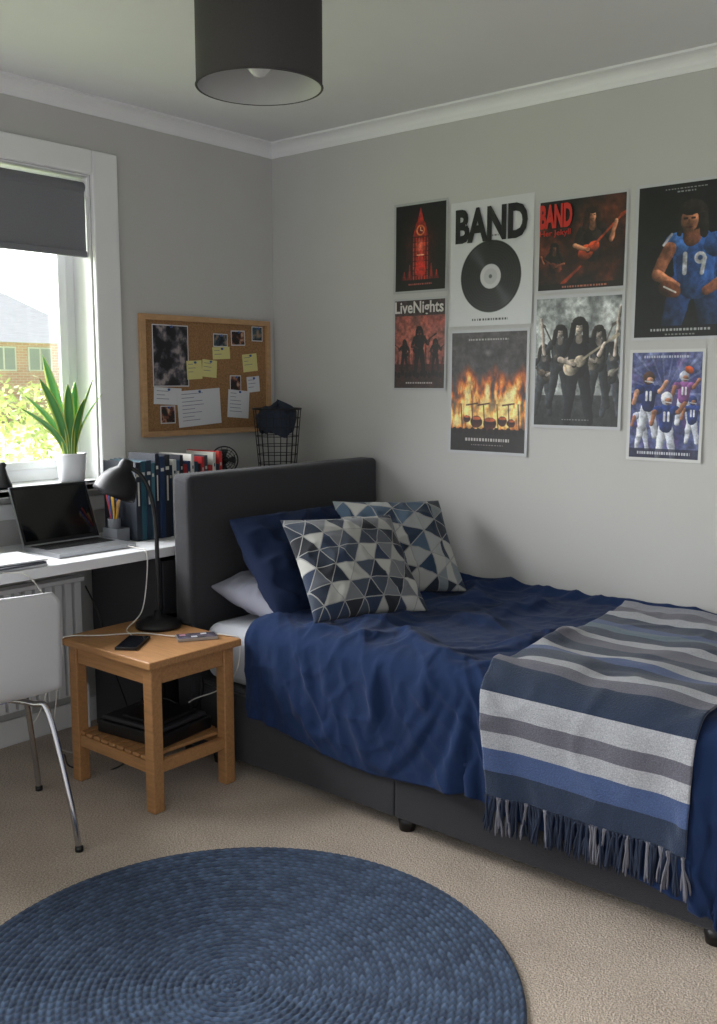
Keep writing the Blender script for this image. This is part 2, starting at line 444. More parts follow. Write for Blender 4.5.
for i in range(NU+1):
    for j in range(NV_+1):
        v=j/NV_; p,n=base(throwX(i/NU,v),.03+v*(SM-.03)); Bp[i,j]=(p,n)
        h=bvh.ray_cast(p+n*.2,-n,.35)
        D[i,j]=.2-h[3] if h[0] is not None else .01
def blur(a,k):
    for _ in range(k):
        p=np.pad(a,1,'edge'); a=(p[:-2,1:-1]+p[2:,1:-1]+p[1:-1,:-2]+p[1:-1,2:]+p[1:-1,1:-1]*2)/6
    return a
def dil(a,k):
    for _ in range(k):
        p=np.pad(a,1,'edge'); a=np.maximum.reduce([p[:-2,1:-1],p[2:,1:-1],p[1:-1,:-2],p[1:-1,2:],a])
    return a
E=blur(D,14)
for i in range(NU+1):
    for j in range(NV_+1):
        X=throwX(i/NU,j/NV_);s_=j/NV_*SM
        E[i,j]+=.008+.006*(nz(X*5+s_*2,s_*3,11)+.4)+.009*ridge(nz(X*4.5+s_*4,s_*4-X*2,21),3)
floor_=dil(D,3)+.012
for _ in range(3):
    E=np.maximum(E,floor_); E=blur(E,2)
E=np.maximum(E+.001,dil(D,2)+.010)
TP_=np.zeros((NU+1,NV_+1,3))
for (i,j),(p,n) in Bp.items(): TP_[i,j]=(p+n*E[i,j])[:]
mb=MB(); mb.grid(lambda u,v: tuple(TP_[int(round(u*NU)),int(round(v*NV_))]),NU,NV_)
ob=mb.done('throw_blanket',stripe_mat(),solid=-.005)
uvl=ob.data.uv_layers.new(name='UVMap')
for lp in ob.data.loops:
    i=lp.vertex_index; uvl.data[lp.index].uv=((i//(NV_+1))/NU,(i%(NV_+1))/NV_)
mb=MB()
for k in range(46):
    u=(k+.5)/46; p=Vector(TP_[int(round(u*NU)),NV_])
    mi=0 if random.random()<.84 else 1
    sw0=random.gauss(0,.006)
    for j in range(6):
        sw=Vector((random.gauss(0,.0045)+sw0,random.gauss(0,.004)-.004,0))
        ln=.088+random.uniform(-.012,.012)
        q=p+Vector((random.gauss(0,.0035),-.003+random.gauss(0,.002),.004))
        kn=p+Vector((sw0*.2,-.004,-ln*.22))+Vector((random.gauss(0,.0012),0,0))
        pts=[q,kn,p+Vector((0,-.002,-ln*.65))+sw*.9,p+Vector((0,-.002,-ln))+sw*1.2]
        mb.tube(smoothpath(pts,3),[.0030]*9+[.0018],mi,5)
fr=mb.done('fringe',[mat('navy_yarn',(28,38,58),.95),mat('grey_yarn',(104,104,114),.95)],parent=ob)

# ------------------------------------------------------------------ pillows
def pillow(name,c,right,up,w,h,t,m,seed=0,n=56,wr=.006,pinch=.07,exp=.5):
    r=Vector(right).normalized();u_=Vector(up);u_=(u_-r*u_.dot(r)).normalized();nn=r.cross(u_)
    c=Vector(c); mb=MB(); vs=[];uvs=[]
    for side in (1,-1):
        for i in range(n+1):
            for j in range(n+1):
                a=-1+2*i/n; b_=-1+2*j/n
                a=math.sin(a*pi/2)*.6+a*.4; b_=math.sin(b_*pi/2)*.6+b_*.4
                e=max(0,(1-a*a)*(1-b_*b_))
                th=t/2*(e**exp)
                x=a*w/2*(1-pinch*(1-b_*b_)*abs(a)); y=b_*h/2*(1-pinch*(1-a*a)*abs(b_))
                d=wr*(nz(a*2.2+seed,b_*2.2,side)+.8*ridge(nz(a*2.5+b_*1.5+seed,b_*2.5-a,side+3),2)+.3*nz(a*6,b_*6+seed,side))*min(1,e*5)
                vs.append(c+r*x+u_*y+nn*(side*(th+d*1.5)))
                uvs.append((.5+a/2,.5+b_/2))
    m1=(n+1)*(n+1);fs=[]
    for i in range(n):
        for j in range(n):
            A=i*(n+1)+j;B=(i+1)*(n+1)+j
            fs.append((A,B,B+1,A+1)); fs.append((m1+A,m1+A+1,m1+B+1,m1+B))
    mb.add(vs,fs,0,True)
    ob=mb.done(name,m)
    ul=ob.data.uv_layers.new(name='UVMap')
    for lp in ob.data.loops: ul.data[lp.index].uv=uvs[lp.vertex_index]
    w_=ob.modifiers.new('weld','WELD'); w_.merge_threshold=.0004
    return ob
def tri_mat(name,NX,cols,seed=0.0,rot=0.0,extra=False):
    m=mat(name,(128,128,128),.9,bump=.3,bscale=350,sheen=.1)
    N=m.node_tree.nodes;L=m.node_tree.links
    uv=N.new('ShaderNodeUVMap');uv.uv_map='UVMap'
    mp=N.new('ShaderNodeMapping');mp.inputs['Scale'].default_value=(NX,NX,1);mp.inputs['Rotation'].default_value=(0,0,rot);mp.inputs['Location'].default_value=(seed,seed*.37,0)
    L.new(uv.outputs[0],mp.inputs[0]); sp=N.new('ShaderNodeSeparateXYZ');L.new(mp.outputs[0],sp.inputs[0])
    def mt(op,a,b=None,c=None):
        n=N.new('ShaderNodeMath');n.operation=op
        for i,v in enumerate((a,b,c)):
            if v is None: continue
            if isinstance(v,(int,float)): n.inputs[i].default_value=v
            else: L.new(v,n.inputs[i])
        return n.outputs[0]
    U,V=sp.outputs['X'],sp.outputs['Y']
    row=mt('FLOOR',V); f=mt('SUBTRACT',V,row); hf=mt('MULTIPLY',f,.5); ro=mt('MULTIPLY',row,.5)
    U2=mt('ADD',U,ro)
    a=mt('ADD',U2,hf); b_=mt('SUBTRACT',U2,hf)
    A=mt('FLOOR',a);B=mt('FLOOR',b_)
    cb=N.new('ShaderNodeCombineXYZ')
    L.new(A,cb.inputs[0]); L.new(mt('MULTIPLY',B,1.37),cb.inputs[1])
    rz=mt('MULTIPLY',row,7.13)
    if extra:
        q=mt('FLOOR',mt('MULTIPLY',mt('ADD',U,mt('MULTIPLY',V,.33)),.5)); rz=mt('ADD',rz,mt('MULTIPLY',q,3.7))
    L.new(rz,cb.inputs[2])
    wn=N.new('ShaderNodeTexWhiteNoise');wn.noise_dimensions='3D';L.new(cb.outputs[0],wn.inputs['Vector'])
    cr=N.new('ShaderNodeValToRGB');cr.color_ramp.interpolation='CONSTANT';e=cr.color_ramp.elements
    e[0].color=s2l(cols[0]);e[0].position=0;e[1].color=s2l(cols[1]);e[1].position=1/len(cols)
    for i in range(2,len(cols)):
        k=e.new(i/len(cols));k.color=s2l(cols[i])
    L.new(wn.outputs['Value'],cr.inputs[0])
    def edge(x):
        fr_=mt('FRACT',x); return mt('MINIMUM',fr_,mt('SUBTRACT',1.0,fr_))
    ed=mt('MINIMUM',mt('MINIMUM',edge(a),edge(b_)),edge(V))
    lt=mt('LESS_THAN',ed,.026)
    mx=N.new('ShaderNodeMix');mx.data_type='RGBA';L.new(lt,mx.inputs[0]);L.new(cr.outputs[0],mx.inputs[6]);mx.inputs[7].default_value=s2l((140,140,138))
    L.new(mx.outputs[2],N['Principled BSDF'].inputs['Base Color'])
    return m
cols1=[(174,173,168),(22,33,50),(76,80,88),(158,157,153),(34,48,72),(104,106,110),(28,31,38),(56,64,78)]
cols2=[(168,168,163),(24,42,63),(66,86,106),(152,155,154),(32,54,78),(118,126,130),(28,37,50),(168,167,162)]
pillow('pillow',(.830,-.665,.590),(0.02,1,0),(-.96,0,.18),.64,.36,.16,mat('lilac_grey_cotton',(126,127,140),.9,bump=.2,bscale=15),seed=4,wr=.008,pinch=.03,exp=.42)
pillow('navy_pillow',(.880,-.665,.705),(0.04,1,0),(-.60,0,.80),.63,.42,.17,mat('dark_navy_cotton',(23,35,62),.92,bump=.15,bscale=20,spec=.2),seed=9,wr=.014,pinch=.03,exp=.42)
pillow('triangle_cushion',(1.120,-.740,.722),(.36,.93,-.02),(-.57,.26,.69),.44,.41,.15,tri_mat('triangle_print',6.0,cols1,1.0),seed=2)
pillow('geometric_cushion',(1.03,-.37,.732),(.45,.90,-.04),(-.52,.24,.72),.46,.41,.15,tri_mat('mosaic_print',5.0,cols2,3.3,.35,True),seed=12)

# ------------------------------------------------------------------ nightstand
mb=MB()
NX0,NX1,NY0,NY1=.435,.918,-1.468,-1.085
mb.box(NX0,NX1,NY0,NY1,.475,.50)
lg=.042; ins=.02
for x in (NX0+ins,NX1-ins-lg):
    for y in (NY0+ins,NY1-ins-lg):
        mb.box(x,x+lg,y,y+lg,0,.475)
a=ins+lg
mb.box(NX0+a,NX1-a,NY0+ins+.006,NY0+ins+.028,.415,.475); mb.box(NX0+a,NX1-a,NY1-ins-.028,NY1-ins-.006,.415,.475)
mb.box(NX0+ins+.006,NX0+ins+.028,NY0+a,NY1-a,.415,.475); mb.box(NX1-ins-.028,NX1-ins-.006,NY0+a,NY1-a,.415,.475)
mb.box(NX0+a,NX1-a,NY0+ins+.006,NY0+ins+.028,.125,.165); mb.box(NX0+a,NX1-a,NY1-ins-.028,NY1-ins-.006,.125,.165)
mb.box(NX0+ins+.006,NX0+ins+.028,NY0+a,NY1-a,.125,.165); mb.box(NX1-ins-.028,NX1-ins-.006,NY0+a,NY1-a,.125,.165)
k=NX0+ins+.03
while k<NX1-ins-.06:
    mb.box(k,k+.032,NY0+ins+.008,NY1-ins-.008,.166,.178); k+=.042
mb.done('nightstand',M_wood,bevel=.004)
mb=MB(); M_=Matrix.Translation((.68,-1.27,.179))@Matrix.Rotation(.12,4,'Z')
mb.box(-.15,.15,-.12,.12,0,.045,0,M_); mb.box(-.13,.14,-.115,.105,.046,.062,1,M_); mb.box(-.05,.12,-.1,.08,.063,.075,0,M_)
mb.done('black_media_box',[M_black,mat('dark_grey_plastic',(40,40,44),.45)],bevel=.006)
mb=MB(); M_=Matrix.Translation((.70,-1.365,.501))@Matrix.Rotation(.62,4,'Z')
mb.box(-.036,.036,-.075,.075,0,.009,0,M_); mb.box(-.033,.033,-.072,.072,.0091,.0098,1,M_)
mb.done('smartphone',[M_black,mat('phone_glass',(20,22,28),.12)],bevel=.003)
mb=MB(); M_=Matrix.Translation((.80,-1.18,.501))@Matrix.Rotation(-.55,4,'Z')
mb.box(-.034,.034,-.066,.066,0,.009,0,M_); mb.box(-.031,.031,-.063,.063,.0091,.0098,1,M_)
mb.box(-.024,-.004,-.055,-.035,.0098,.0102,2,M_); mb.box(.006,.024,-.02,.0,.0098,.0102,3,M_); mb.box(-.024,-.006,.015,.035,.0098,.0102,3,M_)
mb.done('smartphone',[M_silver,mat('phone_screen_on',(96,90,102),.25,var=.5,vscale=30),mat('app_icon_pink',(180,130,150),.4),mat('app_icon_white',(200,200,206),.4)],bevel=.0015)

# desk lamp (standing on nightstand)
mb=MB(); lx,ly=.58,-1.165
mb.lathe([(0,.501),(.078,.501),(.080,.508),(.076,.520),(.05,.531),(.016,.536),(.012,.56),(0,.56)],(lx,ly,0),0,44)
pole=smoothpath([(lx,ly,.53),(lx+.004,ly,.66),(lx+.003,ly,.80),(lx-.002,ly-.002,.90),(lx-.016,ly-.011,.98),(lx-.040,ly-.028,1.035),(lx-.065,ly-.048,1.058)],8)
mb.tube(pole,.0075,0,12)
ax=Vector((-.28,-.30,-.91)).normalized()
z=-ax; x=Vector((0,0,1)).cross(z).normalized(); y=z.cross(x)
top=Vector((lx-.075,ly-.056,1.076))
M_=Matrix(((x.x,y.x,z.x,top.x),(x.y,y.y,z.y,top.y),(x.z,y.z,z.z,top.z),(0,0,0,1)))
mb.lathe([(0,.012),(.018,.010),(.024,-.004),(.026,-.022),(.046,-.040),(.064,-.066),(.073,-.10),(.075,-.118),(.072,-.118),(.069,-.10),(.060,-.068),(.042,-.045),(0,-.035)],(0,0,0),0,40,M_)
mb.lathe([(0,-.04),(.018,-.05),(.022,-.075),(.012,-.095),(0,-.098)],(0,0,0),1,20,M_)
mb.done('desk_lamp',[M_blackm,mat('lamp_bulb',(225,222,215),.3)])

# ------------------------------------------------------------------ laptop
mb=MB(); M_=Matrix.Translation((.185,-1.28,DZ+.0015))
mb.box(0,.225,-.158,.158,0,.014,0,M_)
mb.box(.018,.125,-.14,.14,.0142,.0150,1,M_)
for i in range(5):
    for j in range(13):
        x0=.021+i*.0205; y0=-.137+j*.0212
        mb.box(x0,x0+.0175,y0,y0+.0182,.015,.0165,2,M_)
mb.box(.145,.21,-.05,.05,.0142,.0146,3,M_)
S=M_@Matrix.Translation((.004,0,.012))@Matrix.Rotation(math.radians(-22),4,'Y')
mb.box(-.004,.003,-.158,.158,0,.222,0,S); mb.box(.0031,.004,-.155,.155,.006,.219,2,S); mb.box(.0041,.0044,-.146,.146,.018,.208,4,S)
mb.done('laptop',[M_silver,mat('keyboard_well',(50,50,54),.5),M_black,mat('trackpad',(150,152,156),.35,metal=.5),mat('laptop_screen',(12,13,16),.08)],bevel=.0015)

# notebook / papers
mb=MB()
for k,(dx,dy,r) in enumerate([(0,0,0),(.01,-.01,.05),(-.005,.005,-.04)]):
    M_=Matrix.Translation((.385+dx,-1.67+dy,DZ+.001+k*.008))@Matrix.Rotation(r,4,'Z')
    mb.box(-.10,.10,-.14,.14,0,.006,0 if k!=1 else 1,M_)
mb.done('notebook',[mat('paper_white',(215,216,220),.8),mat('notebook_cover',(70,72,80),.6)],bevel=.001)

# ------------------------------------------------------------------ books
bcols=[(34,40,50),(34,78,92),(26,46,66),(60,104,118),(28,34,48),(30,50,84),(26,30,40),(24,42,66),(200,198,192),(50,84,112),(26,30,40),(150,34,38),(30,48,84),(216,212,204),(30,62,84),(30,34,44),(190,44,48),(60,66,76),(170,36,42),(210,208,200),(36,40,60),(196,60,56)]
bm=[mat('book_cover_%d'%i,c,.55,var=.05) for i,c in enumerate(bcols)]+[mat('book_pages',(214,208,194),.9,var=.08,vscale=90)]
NB=len(bcols)
mb=MB(); y=-1.050; i=0
while y<-.635 and i<NB:
    t=random.uniform(.013,.024) if i>2 else random.uniform(.018,.024)
    h=random.uniform(.285,.325) if i<7 else random.uniform(.262,.322)
    if i==0: h=.295
    d=random.uniform(.16,.2)
    x1=.325+random.uniform(-.006,.004)
    mb.box(x1-d,x1,y,y+.003,DZ+.001,DZ+h,i); mb.box(x1-d,x1,y+t-.003,y+t,DZ+.001,DZ+h,i); mb.box(x1-.004,x1,y+.003,y+t-.003,DZ+.001,DZ+h,i)
    mb.box(x1-d+.004,x1-.004,y+.003,y+t-.003,DZ+.004,DZ+h-.005,NB)
    lab=8 if i not in (8,13,19) else 7
    mb.box(x1,x1+.0006,y+.004,y+t-.004,DZ+h*.82,DZ+h*.86,lab); mb.box(x1,x1+.0006,y+t*.35,y+t*.65,DZ+h*.45,DZ+h*.75,lab if i%2==0 else i)
    y+=t+.0012; i+=1
mb.done('row_of_books',bm,bevel=.0012)

# small desk fan
mb=MB(); gx,gy,gz=.25,-.545,1.03; c_=Vector((gx,gy,gz))
fn=Vector((.80,-.60,0)); fr_=Vector((.60,.80,0)); fu=Vector((0,0,1))
mb.lathe([(0,DZ+.001),(.05,DZ+.001),(.05,DZ+.012),(.014,DZ+.022),(.009,.93),(0,.93)],(gx-.016,gy+.012,0),0,24)
P3=lambda a,b_,c2: c_+fr_*a+fu*b_+fn*c2
mb.tube([Vector((gx-.016,gy+.012,.92)),P3(0,-.02,-.02),P3(0,0,-.02)],.008,0,10)
for (r_,off) in ((.056,0),(.056,-.014),(.045,.010),(.034,.014),(.023,.016)):
    mb.tube([P3(r_*math.cos(t),r_*math.sin(t),off) for t in [j/32*2*pi for j in range(32)]],.0024 if r_>.05 else .0013,0,6,closed=True)
for k in range(14):
    t=k/14*2*pi; mb.tube([P3(.012*math.cos(t),.012*math.sin(t),.017),P3(.034*math.cos(t),.034*math.sin(t),.014),P3(.056*math.cos(t),.056*math.sin(t),0),P3(.056*math.cos(t),.056*math.sin(t),-.014)],.0012,0,5)
mb.tube([P3(0,0,-.03),P3(0,0,-.01)],.018,0,16); mb.tube([P3(0,0,-.005),P3(0,0,.018)],.013,0,16)
for k in range(4):
    t=k/4*2*pi; vs=[]
    for (rr_,da,oz) in ((.012,-.3,.006),(.046,-.35,.008),(.048,.35,-.006),(.012,.3,-.004)):
        vs.append(P3(rr_*math.cos(t+da),rr_*math.sin(t+da),oz))
    mb.add(vs,[(0,1,2,3)],1)
mb.done('desk_fan',[M_blackm,mat('fan_blade',(40,42,46),.4)])

# wire basket on storage box
mb=MB(); mb.box(.12,.38,-.36,-.11,DZ+.001,.93,0); mb.box(.112,.388,-.368,-.102,.931,.955,0)
mb.done('storage_box',mat('dark_storage_box',(42,44,50),.7),bevel=.004)
mb=MB(); bx,by,bz=.25,-.235,.957; bh=.275; r0,r1=.080,.104
ringp=lambda r_,z_: [(bx+r_*math.cos(t),by+r_*math.sin(t),z_) for t in [j/32*2*pi for j in range(32)]]
for k in range(8):
    f=k/7; mb.tube(ringp(r0+(r1-r0)*f,bz+.003+bh*f),.0018 if 0<k<7 else .0045,0,6,closed=True)
for k in range(20):
    t=k/20*2*pi; mb.tube([(bx+r0*math.cos(t),by+r0*math.sin(t),bz+.003),(bx+r1*math.cos(t),by+r1*math.sin(t),bz+bh)],.0016,0,5)
mb.lathe([(0,.002),(r0,.002),(r0,.005),(0,.005)],(bx,by,bz),0,30)
wirebin=mb.done('wire_basket',[M_blackm])
mb=MB()
def clothf(u,v):
    t=u*2*pi; vv=v
    r_=.086*math.sin(min(1,vv*1.4)*pi/2)*(1-.12*max(0,vv-.6)/.4)+.010*nz(math.cos(t)*2.5,math.sin(t)*2.5,vv*3)
    return (bx+r_*math.cos(t),by+r_*math.sin(t),bz+bh-.012+.045*nz(math.cos(t)*2+vv*2,math.sin(t)*2,1)+.03*(1-vv)-.03*vv+(-.06*max(0,vv-.7)/.3))
mb.grid(clothf,48,24); mb.done('crumpled_cloth',mat('dark_blue_cloth',(36,44,58),.9),solid=-.002,parent=wirebin)

# pencil organiser
mb=MB(); px,py=.243,-1.088
x0,x1_,y0_,y1_=-.045,.045,-.026,.030
mb.box(px+x0,px+x1_,py+y0_,py+y1_,DZ+.001,DZ+.006,0)
for (a,b_,c2,d2) in ((x0,x0+.003,y0_,y1_),(x1_-.003,x1_,y0_,y1_),(x0+.003,x1_-.003,y0_,y0_+.003),(x0+.003,x1_-.003,y1_-.003,y1_)):
    mb.box(px+a,px+b_,py+c2,py+d2,DZ+.006,DZ+.050,0)
mb.lathe([(0,.01),(.022,.01),(.024,.085),(.022,.085),(.020,.012),(0,.012)],(px-.008,py+.001,DZ),0,24)
pc=[1,5,2,3,1,4,2,3,1]
for k in range(9):
    a=k/9*6.28; q=Vector((px-.008,py+.001,DZ+.02)); e=q+Vector((math.cos(a)*.024,math.sin(a)*.024,.125+random.uniform(0,.025)))
    mb.tube([q,e,e+(e-q).normalized()*.010],[.0038,.0038,.0006],pc[k],6)
mb.done('pencil_organiser',[mat('grey_plastic',(112,114,120),.5),mat('pencil_yellow',(206,160,60),.5),mat('pencil_red',(170,50,46),.5),mat('pencil_blue',(50,80,140),.5),mat('pencil_black',(30,30,30),.5),mat('pencil_wood',(190,150,104),.6)],bevel=.001)

# ------------------------------------------------------------------ plant on sill
leaf=mat('snake_leaf',(70,128,62),.45)
N=leaf.node_tree.nodes;L=leaf.node_tree.links
uv=N.new('ShaderNodeUVMap');uv.uv_map='UVMap';sp=N.new('ShaderNodeSeparateXYZ');L.new(uv.outputs[0],sp.inputs[0])
cr=N.new('ShaderNodeValToRGB');e=cr.color_ramp.elements
e[0].position=0;e[0].color=s2l((190,198,104));e[1].position=1;e[1].color=s2l((190,198,104))
for p_,c2 in ((.10,(170,186,90)),(.18,(64,126,58)),(.5,(84,146,74)),(.82,(64,126,58)),(.9,(170,186,90))):
    k=e.new(p_);k.color=s2l(c2)
L.new(sp.outputs['X'],cr.inputs[0]);L.new(cr.outputs[0],N['Principled BSDF'].inputs['Base Color'])
pxx,pyy,pz=.035,-1.13,WZ0
plant=bpy.data.objects.new('potted_snake_plant',None);COL.objects.link(plant)
mb=MB(); mb.lathe([(0,.001),(.042,.001),(.048,.01),(.056,.105),(.058,.112),(.052,.112),(.050,.095),(0,.095)],(pxx,pyy,pz),0,36)
mb.lathe([(0,.097),(.05,.096)],(pxx,pyy,pz),1,24)
mb.done('pot',[mat('white_ceramic',(225,226,228),.25),mat('soil',(60,46,36),.95,bump=.5)],parent=plant)
mb=MB(); uvs=[]
for (an,ln,lean,wd) in [(-1.9,.40,.20,.026),(-1.2,.32,.42,.023),(-2.0,.26,.60,.022),(1.4,.31,.28,.024),(1.0,.24,.45,.021),(-.4,.29,.2,.025),(2.4,.30,.2,.023),(.2,.24,.4,.023),(-1.6,.22,.85,.020),(1.7,.26,.55,.021)]:
    d=Vector((math.cos(an)*.6,math.sin(an),0)); sd=Vector((-math.sin(an),math.cos(an),0))
    if abs(sd.y)<.5: sd=(sd+Vector((0,.9,0))).normalized()
    bs=Vector((pxx,pyy,pz+.09))+d*.018
    nn=18;vs=[]
    for i in range(nn+1):
        t=i/nn; p=bs+Vector((0,0,1))*ln*t*(1-.12*lean*t)+d*lean*ln*t*t*1.0
        wv=wd*(.45+.9*t)*(1-t**3.5)+.0004; tw=sd
        for j in range(5):
            s_=-1+j/2; vs.append(p+tw*wv*s_+d*(abs(s_)*wv*.35)); uvs.append(((s_+1)/2,t))
    fs=[(i*5+j,i*5+j+1,(i+1)*5+j+1,(i+1)*5+j) for i in range(nn) for j in range(4)]
    mb.add(vs,fs,0,True)
ob=mb.done('leaves',leaf,solid=.0015,parent=plant)
ul=ob.data.uv_layers.new(name='UVMap')
for lp in ob.data.loops: ul.data[lp.index].uv=uvs[lp.vertex_index]
mb=MB(); mb.lathe([(0,.001),(.032,.001),(.034,.008),(.018,.05),(.012,.075),(.016,.085),(.01,.095),(0,.095)],(.04,-1.42,WZ0),0,24); mb.done('chess_piece_ornament',M_black)

# ------------------------------------------------------------------ cork board
cork=mat('cork',(176,128,84),.95)
N=cork.node_tree.nodes;L=cork.node_tree.links
tc=N.new('ShaderNodeTexCoord');n1=N.new('ShaderNodeTexNoise');n1.inputs['Scale'].default_value=150;n1.inputs['Detail'].default_value=5;L.new(tc.outputs['Object'],n1.inputs['Vector'])
cr=N.new('ShaderNodeValToRGB');cr.color_ramp.elements[0].position=.3;cr.color_ramp.elements[0].color=s2l((124,90,58));cr.color_ramp.elements[1].position=.7;cr.color_ramp.elements[1].color=s2l((160,122,82))
L.new(n1.outputs['Fac'],cr.inputs[0]);L.new(cr.outputs[0],N['Principled BSDF'].inputs['Base Color'])
mb=MB(); Y0,Y1,Z0,Z1=-.775,-.045,1.125,1.625
mb.box(.003,.012,Y0+.01,Y1-.01,Z0+.01,Z1-.01,0)
fw=.022
mb.box(.003,.024,Y0,Y1,Z0,Z0+fw,1);mb.box(.003,.024,Y0,Y1,Z1-fw,Z1,1);mb.box(.003,.024,Y0,Y0+fw,Z0+fw,Z1-fw,1);mb.box(.003,.024,Y1-fw,Y1,Z0+fw,Z1-fw,1)
def px2(px_,py_): 
    f=(px_-139)/131; return (Y0+(Y1-Y0)*f, Z1-(py_-318)/114*.5)
items=[(150,184,327,385,2,0),(182,197,360,378,3,.05),(197,212,359,376,3,-.08),(172,215,388,423,4,.06),(228,243,329,344,8,.03),(209,224,333,346,5,0),(208,226,346,358,3,.05),(250,262,324,339,5,0),(226,238,374,390,8,0),(240,256,352,370,3,.1),(223,246,389,417,4,-.08),(244,258,375,391,4,.08),(156,170,403,420,8,.0),(150,176,386,402,4,-.05)]
def photomat(name,sc,lo,mid,hi):
    m=mat(name,(90,90,96),.4); N=m.node_tree.nodes;L=m.node_tree.links
    tc=N.new('ShaderNodeTexCoord');n=N.new('ShaderNodeTexNoise');n.inputs['Scale'].default_value=sc;n.inputs['Detail'].default_value=3;L.new(tc.outputs['Object'],n.inputs['Vector'])
    cr=N.new('ShaderNodeValToRGB');e=cr.color_ramp.elements;e[0].position=.46;e[0].color=s2l(lo);e[1].position=.68;e[1].color=s2l(hi)
    k=e.new(.56);k.color=s2l(mid)
    L.new(n.outputs['Fac'],cr.inputs[0]);L.new(cr.outputs[0],N['Principled BSDF'].inputs['Base Color']);return m
photo=photomat('photo_print',24,(24,24,30),(70,68,76),(150,140,140));photo2=photomat('photo_print_dark',40,(22,24,34),(60,84,90),(150,120,96));photo3=photomat('photo_print_warm',38,(30,22,22),(120,66,50),(190,160,130))
for k,(a,b_,c2,d2,mi,r_) in enumerate(items):
    y0,z1=px2(a,c2);y1,z0=px2(b_,d2); cy,cz=(y0+y1)/2,(z0+z1)/2
    M_=Matrix.Translation((.0125+.0012*(k%4),cy,cz))@Matrix.Rotation(r_,4,'X')
    if mi in(2,5,8): mb.box(0,.0006,-(y1-y0)/2,(y1-y0)/2,-(z1-z0)/2,(z1-z0)/2,4,M_); e_=.004; mb.box(.0006,.0009,-(y1-y0)/2+e_,(y1-y0)/2-e_,-(z1-z0)/2+e_,(z1-z0)/2-e_,mi,M_)
    else:
        mb.box(0,.0006,-(y1-y0)/2,(y1-y0)/2,-(z1-z0)/2,(z1-z0)/2,mi,M_)
        n_=int((z1-z0)/.016)
        for j in range(1,n_):
            ww=(y1-y0)/2*random.uniform(.35,.8); zz=(z1-z0)/2-j*.016
            mb.box(.0006,.0008,-(y1-y0)/2*.8,-(y1-y0)/2*.8+ww*1.5,zz,zz+.0022,6,M_)
    mb.lathe([(0,.012),(.005,.010),(.005,.004),(.002,0)],(0,0,0),7,10,M_@Matrix.Translation((.001,0,(z1-z0)/2-.008))@Matrix.Rotation(pi/2,4,'Y'))
mb.done('cork_board',[cork,M_wood2,photo,mat('sticky_yellow',(206,198,132),.8),mat('note_paper',(206,206,210),.8),photo2,mat('ink',(96,102,124),.8),mat('pin_blue',(60,90,150),.3),photo3],bevel=0)

